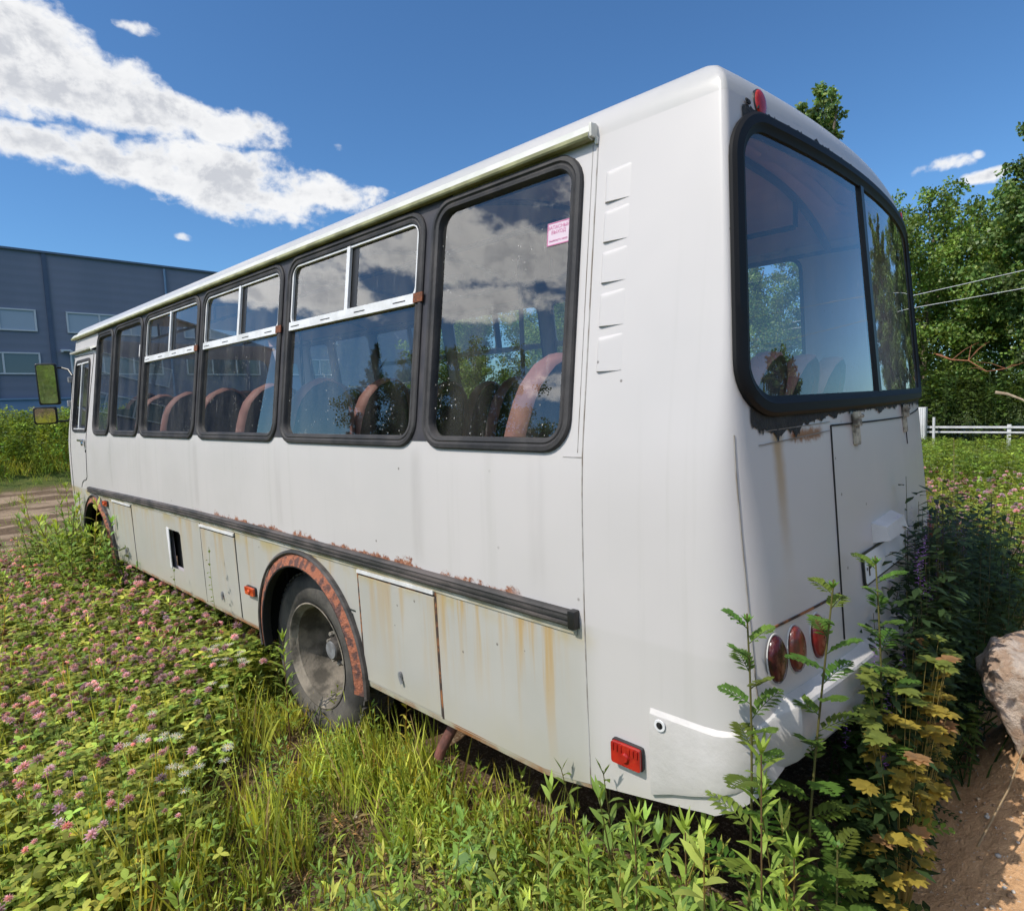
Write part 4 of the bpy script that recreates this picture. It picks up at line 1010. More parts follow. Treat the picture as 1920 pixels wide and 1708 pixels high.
class PB:
    def __init__(s): s.V = []; s.F = []; s.C = []
    def leaf(s, p, d, Ln, W, col, up=(0, 0, 1), droop=.25, shape='lance', k=3, fold=.15, col2=None):
        p = np.array(p, float); d = np.array(d, float); d /= np.linalg.norm(d); up = np.array(up, float)
        sd = np.cross(d, up); nn = np.linalg.norm(sd); sd = np.array([1., 0, 0]) if nn < 1e-3 else sd/nn
        nrm = np.cross(sd, d)
        prof = {'lance': ([0, .2, .45, .75, 1], [.12, .75, 1, .55, 0]), 'round': ([0, .15, .4, .75, 1], [.25, .85, 1, .8, .15]), 'blade': ([0, .3, .7, 1], [.8, 1, .7, 0]),
                'oval': ([0, .25, .6, .88, 1], [.2, .9, 1, .65, .15])}[shape]
        o = len(s.V)
        for i in range(k+1):
            t = i/k; w = float(np.interp(t, *prof))*W/2
            c = p+d*Ln*t-np.array([0, 0, 1.])*droop*Ln*t*t+nrm*.0
            s.V += [c-sd*w+nrm*fold*w, c+sd*w+nrm*fold*w]
            cc = np.array(col) if col2 is None else np.array(col)*(1-t)+np.array(col2)*t
            s.C += [cc, cc]
        for i in range(k): a = o+2*i; s.F += [(a, a+1, a+3), (a, a+3, a+2)]
        return s
    def stem(s, pts, r, col, n=3):
        pts = [np.array(p, float) for p in pts]; o = len(s.V)
        for i, p in enumerate(pts):
            t = pts[min(i+1, len(pts)-1)]-pts[max(i-1, 0)]; t /= (np.linalg.norm(t)+1e-9)
            a = np.cross(t, [.31, .9, .2]); a /= np.linalg.norm(a); b = np.cross(t, a); rr = r*(1-.55*i/(len(pts)-1)) if len(pts) > 1 else r
            for k in range(n):
                q = 2*math.pi*k/n; s.V.append(p+(a*math.cos(q)+b*math.sin(q))*rr); s.C.append(np.array(col))
        for i in range(len(pts)-1):
            for k in range(n):
                a, b, c, d = o+i*n+k, o+i*n+(k+1) % n, o+(i+1)*n+(k+1) % n, o+(i+1)*n+k; s.F += [(a, b, c), (a, c, d)]
        return s
    def head(s, p, r, col, nl=16, sq=.85, jit=.25, rnd=random):
        """flower head of small petals pointing outwards"""
        p = np.array(p, float)
        for i in range(nl):
            z = 1-1.55*(i+.5)/nl; q = i*2.39996; rr = math.sqrt(max(0, 1-z*z)); d = np.array([rr*math.cos(q), rr*math.sin(q), z*sq])
            c = np.array(col)*(1+rnd.uniform(-jit, jit)); tt = np.cross(d, [0.2, .1, 1]); tt /= np.linalg.norm(tt); o = len(s.V)
            s.V += [p+d*r*.25+tt*r*.22, p+d*r*.25-tt*r*.22, p+d*r*1.08]; s.C += [c*.7, c*.7, c]; s.F.append((o, o+1, o+2))
            b = np.cross(d, tt); o = len(s.V); s.V += [p+d*r*.3+b*r*.25, p+d*r*.3-b*r*.25, p+d*r*1.0+tt*r*.1]; s.C += [c*.75, c*.75, c*1.05]; s.F.append((o, o+1, o+2))
        return s
    def arr(s): return np.array(s.V, float), np.array(s.F, int), np.array(s.C, float)
    def build(s, name, parent=None, m=None, world=False):
        V, F, C = s.arr(); return npmesh(name, V, F, m or LEAF, C, parent=parent, world=world, smooth_=False)
class Batch:
    def __init__(s): s.V = []; s.F = []; s.C = []; s.n = 0
    def inst(s, proto, P, sc_=1., colm=None, tilt=.15, rz=None, sz=None):
        V, F, C = proto; n = len(P)
        if n == 0: return
        a = RNG.uniform(0, 2*np.pi, n) if rz is None else rz
        t = RNG.normal(0, tilt, (n, 2)); sc_ = np.broadcast_to(sc_, (n,)); sz = sc_ if sz is None else sz
        ca, sa = np.cos(a)[:, None], np.sin(a)[:, None]
        x = (V[None, :, 0]*ca-V[None, :, 1]*sa)*sc_[:, None]; y = (V[None, :, 0]*sa+V[None, :, 1]*ca)*sc_[:, None]; z = V[None, :, 2]*np.broadcast_to(sz, (n,))[:, None]
        x = x+z*t[:, :1]; y = y+z*t[:, 1:]
        W = np.stack([x+P[:, :1], y+P[:, 1:2], z+P[:, 2:3]], -1).reshape(-1, 3)
        Fi = (F[None]+(np.arange(n)*len(V))[:, None, None]).reshape(-1, 3)+s.n
        cm = np.ones((n, 3)) if colm is None else colm
        Cc = (C[None]*cm[:, None, :]).reshape(-1, 3)
        s.V.append(W); s.F.append(Fi); s.C.append(Cc); s.n += len(W)
    def build(s, name, m=None, label=None, cat=None, kind='stuff'):
        o = npmesh(name, np.concatenate(s.V), np.concatenate(s.F), m or LEAF, np.concatenate(s.C), smooth_=False)
        return tag(o, label, cat, kind=kind)
def cvar(n, amp=.25, hue=.12):
    b = 1+RNG.normal(0, amp, (n, 1)); b = np.clip(b, .45, 1.8); h = RNG.normal(0, hue, n)
    return b*np.stack([1+h, np.ones(n), 1-h*.5], -1)
def in_bus(x, y, mx=0.): return (np.abs(x) < 1.20-mx) & (y > -.22+mx) & (y < 7.45)
def vnoise(x, y, s, seed=0):
    r = np.random.default_rng(seed); T = r.random((64, 64)); X = x*s+100; Y = y*s+100; i = np.floor(X).astype(int); j = np.floor(Y).astype(int); f = X-i; g_ = Y-j; f = f*f*(3-2*f); g_ = g_*g_*(3-2*g_)
    q = lambda a, b: T[a % 64, b % 64]
    return (q(i, j)*(1-f)+q(i+1, j)*f)*(1-g_)+(q(i, j+1)*(1-f)+q(i+1, j+1)*f)*g_
def area(x0, x1, y0, y1, dens, keep=None, sink=.0):
    n = int((x1-x0)*(y1-y0)*dens); x = RNG.uniform(x0, x1, n); y = RNG.uniform(y0, y1, n)
    k = ~in_bus(x, y, .12)
    k &= ~((x > -2.3) & (x < .1) & (y < -.25) & ((y+.83) < (x+2.84)*.315))      # bare sand behind the bumper
    if keep is not None: k &= RNG.random(n) < np.clip(keep(x, y), 0, 1)
    x, y = x[k], y[k]; return np.stack([x, y, terr(x, y)-sink], -1)
R = random.Random(4)
YG = (.41, .46, .085); MG = (.26, .36, .065); DG = (.08, .15, .03); DRY = (.36, .27, .13); PINK = (.74, .48, .60); BRN = (.22, .12, .07)
def p_grass(nb, h, w, col, spread=.05, lean=.35, seed=0):
    r = random.Random(seed); b = PB()
    for i in range(nb):
        q = r.uniform(0, 6.283); l = r.uniform(.05, lean); hh = h*r.uniform(.5, 1.1); c = np.array(col)*r.uniform(.7, 1.3)
        if r.random() < .10: c = np.array(DRY)*r.uniform(.6, 1.1)
        b.leaf((r.gauss(0, spread), r.gauss(0, spread), 0), (math.cos(q)*l, math.sin(q)*l, 1), hh, w*r.uniform(.7, 1.3), c, up=(math.cos(q+1.2), math.sin(q+1.2), .2), droop=r.uniform(.02, .45), shape='blade', k=4, fold=.2, col2=c*np.array([1.2, 1.1, 1]))
    return b.arr()
def p_clover(seed, flowers=1, h=.22, lush=1.):
    r = random.Random(seed); b = PB()
    for i in range(r.randint(8, 12)):
        q = r.uniform(0, 6.283); o = r.uniform(.01, .09); hh = h*r.uniform(.35, 1.0); top = np.array([math.cos(q)*(o+hh*.35), math.sin(q)*(o+hh*.35), hh])
        g_ = np.array(MG)*r.uniform(.55, 1.5)*np.array([r.uniform(.9, 1.45), 1, 1])
        b.stem([(math.cos(q)*o*.3, math.sin(q)*o*.3, 0), top*.6, top], .0016, g_*.8)
        for k in range(3):
            a = q+k*2.094; b.leaf(top, (math.cos(a), math.sin(a), r.uniform(-.15, .5)), .027*lush*r.uniform(.8, 1.3), .018*lush, g_*r.uniform(.85, 1.15), shape='oval', k=3, fold=.25, droop=.1)
    for i in range(flowers):
        q = r.uniform(0, 6.283); hh = h*r.uniform(1.0, 1.45); top = (math.cos(q)*hh*.25, math.sin(q)*hh*.25, hh)
        b.stem([(0, 0, 0), (top[0]*.5, top[1]*.5, hh*.6), top], .0016, np.array(MG)*.8)
        c = PINK if r.random() < .85 else BRN
        b.head(top, r.uniform(.013, .019), c, 26, rnd=r)
        for k in range(2): a = r.uniform(0, 6.28); b.leaf(np.array(top)-[0, 0, .012], (math.cos(a), math.sin(a), .2), .03, .014, np.array(MG), shape='oval', k=2)
    return b.arr()
def p_forb(seed, h=.35, nl=16, Ll=.075, W=.014, col=YG, fl=0):
    r = random.Random(seed); b = PB(); lx, ly = r.uniform(-.12, .12)*h, r.uniform(-.12, .12)*h
    ax_ = lambda t: np.array([lx*t*t, ly*t*t, h*t])
    b.stem([ax_(t) for t in (0, .33, .66, 1)], .0025, np.array(col)*np.array([.9, .55, .8]))
    for i in range(nl):
        t = .12+.88*i/nl; q = i*2.4+r.uniform(-.3, .3); L_ = Ll*r.uniform(.8, 1.2)*(1.1-.5*t); c = np.array(col)*r.uniform(.75, 1.25)
        b.leaf(ax_(t), (math.cos(q), math.sin(q), .35+.7*t), L_, W*r.uniform(.8, 1.2), c, shape='lance', k=3, droop=.35, fold=.3)
    for k in range(4): q = r.uniform(0, 6.28); b.leaf(ax_(.98), (math.cos(q)*.5, math.sin(q)*.5, 1), Ll*.6, W*.6, np.array(col)*1.2, k=2, droop=.1)
    return b.arr()
def p_litter(seed):
    r = random.Random(seed); b = PB()
    for i in range(7):
        q = r.uniform(0, 6.28); x, y = r.gauss(0, .05), r.gauss(0, .05); c = np.array(DRY)*r.uniform(.35, 1.2)
        b.leaf((x, y, r.uniform(.002, .02)), (math.cos(q), math.sin(q), r.uniform(-.05, .25)), r.uniform(.03, .12), r.uniform(.003, .012), c, shape='lance', k=2, droop=.1)
    return b.arr()
def p_daisy(seed, h=.3, n=4):
    r = random.Random(seed); b = PB()
    for i in range(n):
        q = r.uniform(0, 6.28); hh = h*r.uniform(.8, 1.15); top = np.array([math.cos(q)*.07, math.sin(q)*.07, hh]); b.stem([(0, 0, 0), top*[.4, .4, .6], top], .0015, MG)
        for k in range(11):
            a = k/11*6.283; b.leaf(top, (math.cos(a), math.sin(a), .15), .016, .008, (.88, .88, .86), shape='oval', k=1, droop=.05)
        b.head(top+[0, 0, .001], .005, (.75, .5, .05), 8, rnd=r)
        for k in range(3): b.leaf(top*r.uniform(.2, .7), (math.cos(k*2+q), math.sin(k*2+q), .6), .05, .008, MG, k=2)
    return b.arr()
def p_umbel(seed, h=.6):
    r = random.Random(seed); b = PB(); b.stem([(0, 0, 0), (.01, 0, h*.5), (.02, .01, h)], .003, MG)
    for i in range(26):
        q = r.uniform(0, 6.28); o = r.uniform(0, .05); p = (.02+math.cos(q)*o, .01+math.sin(q)*o, h+.02-o*.2)
        b.leaf(p, (math.cos(q), math.sin(q), .1), .016, .016, (.8, .8, .76), shape='oval', k=1, droop=0)
    for i in range(9): q = i*2.4; b.leaf((0, 0, h*(.1+.08*i)), (math.cos(q), math.sin(q), .5), .12, .02, MG, k=3)
    return b.arr()
def p_bushy(seed, h=.5, n=60, Ls=.06, W=.03, col=MG):
    r = random.Random(seed); b = PB()
    for i in range(n):
        q = r.uniform(0, 6.28); z = h*(r.random()**.6); o = .16*h*2*math.sqrt(r.random())*(1.15-z/h); p = (math.cos(q)*o, math.sin(q)*o, z)
        b.leaf(p, (math.cos(q), math.sin(q), r.uniform(-.2, .9)), Ls*r.uniform(.7, 1.3), W, np.array(col)*r.uniform(.6, 1.4), shape='oval', k=2, droop=.3, fold=.2)
    for i in range(4): q = r.uniform(0, 6.28); b.stem([(0, 0, 0), (math.cos(q)*h*.12, math.sin(q)*h*.12, h*.5), (math.cos(q)*h*.2, math.sin(q)*h*.2, h)], .003, np.array(col)*.7)
    return b.arr()
GR = [p_grass(14, .26, .007, YG, .04, .4, i) for i in range(4)]; GRT = [p_grass(16, .44, .008, YG, .035, .3, i+9) for i in range(3)]; GRD = [p_grass(12, .22, .006, MG, .05, .6, i+20) for i in range(3)]
CL = [p_clover(i, (1, 1, 0, 2, 0, 1, 0, 2)[i]) for i in range(8)]; FO = [p_forb(i, .30+.05*(i % 3), 14+2*(i % 3), .07+.01*(i % 2), .014, ((.34, .43, .08), (.25, .36, .07), (.20, .32, .065), (.30, .40, .07), (.24, .35, .08), (.38, .42, .09))[i]) for i in range(6)]; FOB = [p_forb(i+40, .28, 14, .065, .016, (.20, .29, .04)) for i in range(3)]
CLN = [p_clover(i+60, (0, 0, 1, 0, 0, 1, 0, 0)[i], .24) for i in range(8)]; LI = [p_litter(i) for i in range(4)]; DA = [p_daisy(i) for i in range(3)]; UM = [p_umbel(i) for i in range(3)]; BU = [p_bushy(i) for i in range(4)]; BUY = [p_bushy(i+7, .5, 60, .06, .028, (.20, .28, .04)) for i in range(3)]
def scat(B, protos, P, s0, s1, amp=.25, hue=.1, tilt=.15):
    k = RNG.integers(0, len(protos), len(P))
    for i, p in enumerate(protos):
        Q = P[k == i]; n = len(Q); B.inst(p, Q, RNG.uniform(s0, s1, n), cvar(n, amp, hue), tilt)
BUD = [p_bushy(i+17, .5, 60, .06, .028, (.055, .095, .022)) for i in range(3)]; GRK = [p_grass(12, .22, .006, (.06, .10, .025), .05, .6, i+50) for i in range(2)]  # dark copies of the bush and grass, shade put into their leaf colour
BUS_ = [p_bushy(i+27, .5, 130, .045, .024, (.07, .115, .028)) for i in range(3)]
# density masks
def cl_mask(x, y):      # clover on the left, thinning towards the camera's right
    edge = -1.15-.45*sstep(y, 3.2, 1.4)*2.0
    f = sstep(-x, -(edge-.0), -(edge-.5))
    e = np.clip(-2.32+.62*(y-1.7), -2.75, -1.05)+.35*(vnoise(x, y, 2.3, 6)-.5)
    return sstep(e-x, -.18, .18)*sstep(y, 9.6, 9.0)*(.06+.94*sstep(vnoise(x, y, 2.1, 3), .34, .56))*(.8+.2*sstep(y, 2.6, 3.4))
def bare(x, y):         # bare soil patch in front of the rear wheel
    return np.clip(np.exp(-(((x+1.50)/.30)**2+((y-1.45)/.36)**2))+.8*np.exp(-(((x+1.85)/.24)**2+((y-1.15)/.22)**2))+.6*np.exp(-(((x+1.25)/.2)**2+((y-1.0)/.2)**2)), 0, 1)
nearL = (-4.6, -1.02, .9, 9.8)
B = Batch(); P = area(*nearL, 420, cl_mask); scat(B, CL, P[P[:, 1] > 2.9], .75, 1.35, .3, .06); scat(B, CLN, P[P[:, 1] <= 2.9], .75, 1.4, .32, .08)
P = area(-4.6, -1.2, 4.0, 8.6, 110, lambda x, y: sstep(y, 4, 6)*(.2+.8*sstep(vnoise(x, y, 1.5, 3), .3, .6))); scat(B, CL, P, 1.1, 1.6, .3, .06)
P = area(-9, -4.6, 0, 8.8, 45, lambda x, y: .8+0*x); scat(B, CL, P, 1.2, 1.9, .3, .06)
P = area(1.3, 9, 1.5, 9, 30); scat(B, CL, P, 1.2, 1.9, .3, .06)
P = area(-1.42, -1.05, 2.9, 6.4, 130, lambda x, y: .9+0*x); scat(B, CL, P, 1.3, 1.9, .25, .06)
B.build('clover', label='pink flowering clover spreading over the ground left of the bus', cat='clover')
# grass and small weeds round the bus
def gr_mask(x, y): return (1-.93*bare(x, y))*(1-.45*cl_mask(x, y))*(.12+.88*sstep(vnoise(x, y, 2.2, 8), .32, .6))*sstep(y+.55*np.clip(x+1.1, 0, 9)*2, -.55, -.1)
B = Batch(); P = area(-4.6, -.85, -2.2, 9.0, 125, gr_mask); scat(B, GR, P, .65, 1.2, .25, .1)
P = area(-3.2, -1.3, 2.5, 8.5, 22, lambda x, y: sstep(vnoise(x, y, 2.6, 22), .5, .62)); scat(B, GRT, P, .7, 1.2, .22, .1, .10)
P = area(-3.0, -1.7, .8, 3.4, 30, lambda x, y: sstep(vnoise(x, y, 2.9, 25), .42, .55)); scat(B, GRT, P, .7, 1.2, .22, .1, .12)
P = area(-2.6, -1.1, .6, 4.5, 75, lambda x, y: gr_mask(x, y)*sstep(vnoise(x, y, 3.1, 12), .45, .6)); scat(B, GRT, P, .7, 1.25, .22, .1, .10)
P = area(-2.6, -1.15, -.5, 3.4, 90, gr_mask); scat(B, GRD, P, .7, 1.2, .3, .12)
P = area(-1.45, -1.0, .2, 2.1, 130, lambda x, y: .8+0*x); scat(B, GR+GRD, P, 1.0, 1.5, .25, .08)
P = area(-8, -4.6, -3, 9.4, 35); scat(B, GR, P, 1.0, 1.6)
P = area(-1.1, 1.1, .3, 7.3, 8); scat(B, GRD, P, 1.0, 1.6)
P = area(1.2, 4.5, .2, 9, 40); scat(B, GR, P, 1., 1.6)
P = area(-1.27, -.92, .1, 2.05, 150, lambda x, y: .9+0*x); scat(B, GRT+GRD, P, .8, 1.15, .25, .08)
B.build('grass', label='yellow green grass tufts growing along the bus side', cat='grass')
B = Batch(); P = area(-2.75, -1.12, -.95, 3.2, 150, lambda x, y: gr_mask(x, y)*(.45+.55*sstep(y, 1.6, .2))); scat(B, FO, P, .5, 1.0, .25, .12)
P = area(-2.6, -1.0, -1.1, 2.6, 120, gr_mask); scat(B, FOB, P, .35, .8, .3, .12)
P = area(-4.6, -1.2, 3, 9, 14); scat(B, FO, P, .9, 1.5)
P = area(-2.2, -1.30, -.45, .9, 130, lambda x, y: .9+0*x); scat(B, FO, P, .8, 1.4, .25, .08)
P = area(-1.45, -1.12, .1, 1.9, 90, lambda x, y: .9+0*x); scat(B, FOB, P, .6, 1.1, .25, .08)
P = area(-1.62, -1.05, -.55, .38, 110, lambda x, y: .9+0*x); scat(B, FO, P, 1.2, 1.95, .22, .08)
P = area(-1.42, -1.1, .3, 1.1, 60, lambda x, y: .9+0*x); scat(B, FO, P, .7, 1.1, .22, .08)
P = area(-1.3, -.7, -.9, -.28, 50); scat(B, FOB, P, .6, 1.2, .25, .08)
P = area(-1.65, -1.15, 5.9, 7.9, 60); scat(B, FO, P, 1.7, 2.7, .2, .1)
P = area(-1.6, -1.1, 5.6, 7.6, 40); scat(B, BUY, P, .9, 1.5, .2, .1)
P = area(-1.5, -1.22, 5.2, 6.6, 30); scat(B, FO, P, 1.2, 2.0, .2, .1)
B.build('weeds', label='low leafy weeds crowding the foreground near the bumper', cat='weeds')
B = Batch(); P = area(-3.4, -.9, -1.2, 4.5, 260, lambda x, y: .35+.65*np.clip(bare(x, y)*1.6, 0, 1)); scat(B, LI, P, .6, 1.4, .4, .15, .3)
B.build('dead_leaf_litter', label='dry stalks and leaf litter lying on the bare soil', cat='litter')
# shaded undergrowth right of the rear corner
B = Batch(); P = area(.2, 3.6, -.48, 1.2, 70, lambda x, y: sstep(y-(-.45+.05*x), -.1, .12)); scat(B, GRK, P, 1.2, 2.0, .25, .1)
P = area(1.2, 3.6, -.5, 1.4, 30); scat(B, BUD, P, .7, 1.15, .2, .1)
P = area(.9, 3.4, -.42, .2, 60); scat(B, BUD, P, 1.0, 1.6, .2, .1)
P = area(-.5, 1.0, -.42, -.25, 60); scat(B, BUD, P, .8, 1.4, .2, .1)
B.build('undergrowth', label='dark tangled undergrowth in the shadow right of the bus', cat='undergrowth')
# right hand meadow
B = Batch(); mk_ = lambda x, y: .3+.7*sstep(vnoise(x, y, .5, 5), .3, .6)
P = area(3.4, 9.5, -3.5, 4.5, 55); scat(B, CL, P, 1.3, 2.0, .25, .08)
P = area(3.4, 13, -4, 6, 26); scat(B, GR, P, 1.3, 2.2, .2, .1)
P = area(7.5, 13, -4, 8, 14, mk_); scat(B, BUY, P, .9, 1.5, .2, .1)
P = area(10, 14, -4, 9, 14, mk_); scat(B, BU, P, .9, 1.45, .2, .1)
P = area(13.5, 18.2, -4, 9, 16, mk_); scat(B, BUY+BU, P, .55, .95, .2, .1)
P = area(7, 13, -4, 7, 14, mk_); scat(B, UM, P, .8, 1.1, .1, .05)
P = area(3.4, 9, 4, 20, 6); scat(B, BUY, P, 1.0, 1.8)
P = area(-20, 20, -25, -3, 3); scat(B, BUY, P, 1.0, 1.8)
P = area(19.2, 24, -9, 26, 3.2); scat(B, BUS_, P, 2.6, 4.6, .2, .1)
B.build('meadow', label='green meadow with white umbels behind the right side of the bus', cat='meadow')
B = Batch(); P = area(-5, 9, 20.4, 28, 15, lambda x, y: .6+.4*(vnoise(x, y, .6, 2) > .4)); scat(B, BUY, P, 1.1, 2.1, .25, .12); P = area(-5, 9, 22, 28, 2); scat(B, BU, P, 1.6, 2.4, .25, .1)
P = area(-5, 9, 20.6, 27, 36); scat(B, GR, P, 1.5, 2.5, .2, .1)
P = area(-5, 9, 19.6, 21, 10); scat(B, GRD, P, 1., 1.8, .2, .1); P = area(-5, 6, 19.5, 26, 2.0); scat(B, UM, P, 1.2, 1.8, .1, .05)
P = area(-4, 4, 10, 19, 3.0, lambda x, y: vnoise(x, y, .7, 4) > .5); scat(B, GRD, P, .8, 1.6)
P = area(-16, -5, 10, 28, 4); scat(B, BUY, P, 1.4, 2.5)
B.build('tall_weeds', label='bank of tall green weeds in front of the grey building', cat='weeds')
# ---- small stones
st = PB()
def stone(b, p, r, col, seed):
    rr = random.Random(seed); bm = bmesh.new(); bmesh.ops.create_icosphere(bm, subdivisions=1, radius=1); o = len(b.V)
    for v in bm.verts: c = v.co*(rr.uniform(.75, 1.2)); b.V.append(np.array(p)+np.array([c.x*r, c.y*r*rr.uniform(.8, 1.1), c.z*r*.6])); b.C.append(np.array(col)*rr.uniform(.9, 1.1))
    bm.verts.index_update(); b.F += [tuple(v.index+o for v in f.verts) for f in bm.faces]; bm.free()
STONE = leaf_material('pebble', .0, .9, .2)
for i in range(900):
    if i < 620: x, y = R.uniform(-.9, 1.4), R.uniform(-1.35, -.25)
    else: x, y = R.uniform(-2.9, -1.1), R.uniform(-.6, 2.4)
    c = R.choice([(.5, .36, .24), (.55, .50, .44), (.35, .22, .13), (.42, .38, .33)]) if i < 620 else R.choice([(.25, .2, .15), (.4, .35, .28), (.15, .1, .07)])
    stone(st, (x, y, float(terr(x, y))+.001), R.uniform(.002, .009)*(2.0 if R.random() < .06 else 1), c, i)
tag(st.build('gravel', m=STONE, world=True), 'small pebbles scattered over the orange sand and soil', 'gravel', kind='stuff')
# ================================================================ BUILDING
WALL = varied('slate blue cladding', (.165, .19, .265), (.19, .21, .29), .5, .6, 0, 40, 5, (1, 1, .25), .3, .7)
_t = WALL.node_tree; _o = N(_t, 'ShaderNodeTexCoord').outputs['Object']; _s = N(_t, 'ShaderNodeSeparateXYZ'); L(_t, _o, _s.inputs[0])
_b = N(_t, 'ShaderNodeBump', ins={'Strength': .8, 'Distance': .04}); L(_t, fac(_t, 'PINGPONG', _s.outputs[2], .25), _b.inputs['Height']); L(_t, _b.outputs[0], bsdf(WALL).inputs['Normal'])
WALL2 = varied('light blue plinth', (.17, .27, .42), (.15, .25, .40), 1, .6)
FRM = mat('pale window frame', (.55, .58, .64), .5)
WG = mat('dark blue pane', (.07, .09, .11), .06, 0, 1.); WG2 = mat('pale blue pane', (.34, .40, .50), .3, 0, .6)  # upper window row gets a paler flat pane colour
bd = empty('industrial_building', (7, 45, 0), 'long slate blue industrial building with two rows of strip windows', 'building')
b = MB(); b.box((7, 54, 5.2), (54, 18, 12.9)); b.build('wall', WALL, bd, smooth_=False)
b = MB(); b.box((7, 54, 11.68), (54.3, 18.3, .12)); b.build('parapet', varied('parapet flashing', (.12, .16, .24), (.10, .14, .22), 2, .5), bd, smooth_=False)
b = MB(); b.box((7, 44.93, 1.4), (54, .2, 3.2)); b.box((7, 44.88, 3.02), (54, .3, .10)); b.build('plinth', WALL2, bd, smooth_=False)
for x in (-12.5, -5.8, 5.75, 17.5, 29): b = MB(); b.box((x, 44.96, 7.3), (.22, .12, 8.6)); b.build('cladding_joint', varied('joint flashing', (.07, .10, .17), (.08, .11, .18), 2, .6), bd, smooth_=False)
for x in (-9.2, 2.9, 12.3): b = MB(); b.tube([(x, 44.86, 1.5), (x, 44.86, 11.5)], .07, 8); b.build('downpipe', FRM if 0 else WALL2, bd)
for x0 in (-13.45-6.7+6.7, -6.75, -.05, 6.62, 13.3, 20.0):
    for z0 in (4.50, 7.02):
        f = MB()
        for xx in (x0, x0+1.7, x0+3.4, x0+5.1): f.box((xx, 44.97, z0+.6), (.09, .12, 1.24))
        for zz in (z0, z0+1.2): f.box((x0+2.55, 44.965, zz), (5.19, .13, .08))
        fo = f.build('strip_window', FRM, bd, smooth_=False)
        p = MB(); p.box((x0+2.55, 44.99, z0+.6), (5.1, .04, 1.2)); p.build('pane', WG if z0 < 6 else WG2, fo, smooth_=False)
b = MB(); b.box((6.35, 44.8, 5.9), (.5, .3, .12), bev=.03); b.box((6.15, 44.72, 5.85), (.12, .2, .12)); b.box((6.6, 44.72, 5.85), (.12, .2, .12)); b.build('wall_lamp', FRM, bd, smooth_=False)

# ================================================================ TREES
BARK = varied('grey brown bark', (.12, .09, .065), (.22, .18, .14), 6, .9, .5, 20)
def tree_arrays(seed, H, W, nl, ls, kind='broad'):
    r = np.random.default_rng(seed); rr = random.Random(seed); tb = MB()
    base = .12*H if kind != 'spruce' else .04*H
    tp = [(r.normal(0, .03)*z, r.normal(0, .03)*z, z) for z in np.linspace(0, H*.9, 8)]
    tb.tube(tp, [H*.018*(1-.85*i/7) for i in range(8)], 8)
    C = []
    nb = 34 if kind != 'spruce' else 60
    for i in range(nb):
        t = base/H+(1-base/H)*(i+.5)/nb*.97; z = t*H; a = i*2.4+rr.uniform(-.4, .4)
        if kind == 'spruce': reach = W*(1-t)**.85*rr.uniform(.7, 1.1); dz = -.12*reach
        elif kind == 'tall': reach = W*(.35+.65*math.sin(math.pi*min(1, t*.9+.05)))*rr.uniform(.45, 1.05); dz = .5*reach
        else: reach = W*math.sin(math.pi*min(.97, (t-.02)*.86+.10))**.7*rr.uniform(.5, 1.1); dz = .35*reach
        zb = z*(.75 if kind == 'broad' else .9)
        j = min(7, int(zb/(H*.9)*7)); p0 = Vector(tp[j]); p0.z = zb
        p1 = Vector((math.cos(a)*reach, math.sin(a)*reach, min(H, zb+(z-zb)+dz*.6))); mid = p0.lerp(p1, .5)+Vector((0, 0, .08*reach))
        tb.tube([p0, mid, p1], [H*.006*(1.2-t), H*.004*(1.2-t), H*.0012], 5, cap=False)
        for q in (.35, .6, .8, 1.0):
            c = p0.lerp(p1, q); C.append((c.x, c.y, c.z+.1, reach*.30*(1.2-.4*q)+.12))
            if kind != 'spruce' and q > .5:
                for _ in range(2): C.append((c.x+rr.gauss(0, reach*.22), c.y+rr.gauss(0, reach*.22), c.z+rr.gauss(0, reach*.15), reach*.2+.1))
    C.append((0, 0, H*.97, .25)); C = np.array(C)
    w = C[:, 3]**1.6; k = r.choice(len(C), nl, p=w/w.sum()); d = r.normal(0, 1, (nl, 3)); d /= np.linalg.norm(d, axis=1)[:, None]; rad = r.random(nl)**.5
    flat = .45 if kind == 'spruce' else .75
    P = C[k, :3]+d*(C[k, 3]*rad*.82)[:, None]*np.array([1, 1, flat])
    P[:, 2] = np.maximum(P[:, 2], base*.6)
    a = r.normal(0, 1, (nl, 3)); a[:, 2] -= (.6 if kind == 'tall' else .2); a /= np.linalg.norm(a, axis=1)[:, None]
    b = np.cross(a, r.normal(0, 1, (nl, 3))); b /= np.linalg.norm(b, axis=1)[:, None]
    L_ = ls*r.uniform(.7, 1.4, (nl, 1)); w_ = L_*(.20 if kind == 'spruce' else .34)
    V = np.stack([P, P+a*L_*.5+b*w_, P+a*L_, P+a*L_*.5-b*w_], 1).reshape(-1, 3); o = np.arange(nl)*4; F = np.stack([o, o+1, o+2, o+3], -1)
    base_c = {'broad': np.array([.15, .23, .045]), 'tall': np.array([.13, .20, .055]), 'spruce': np.array([.05, .095, .04]), 'yellow': np.array([.14, .21, .03])}[kind if kind in ('broad', 'tall', 'spruce') else 'broad']
    clump = r.uniform(.45, 1.6, len(C))[k]*r.uniform(.75, 1.25, nl); col = base_c[None]*clump[:, None]*np.stack([1+r.normal(0, .12, nl), np.ones(nl), np.ones(nl)], -1)
    return tb, V, F, np.repeat(col, 4, 0)
TM = {}
def tree_proto(key, *a): TM[key] = tree_arrays(*a)
tree_proto('a', 1, 8.6, 2.9, 40000, .115, 'broad'); tree_proto('b', 2, 9.5, 3.4, 46000, .115, 'broad'); tree_proto('c', 3, 12, 2.4, 36000, .14, 'tall'); tree_proto('t', 6, 16.7, 1.5, 16000, .20, 'tall'); tree_proto('s', 4, 15, 2.6, 24000, .26, 'spruce')
first = {}
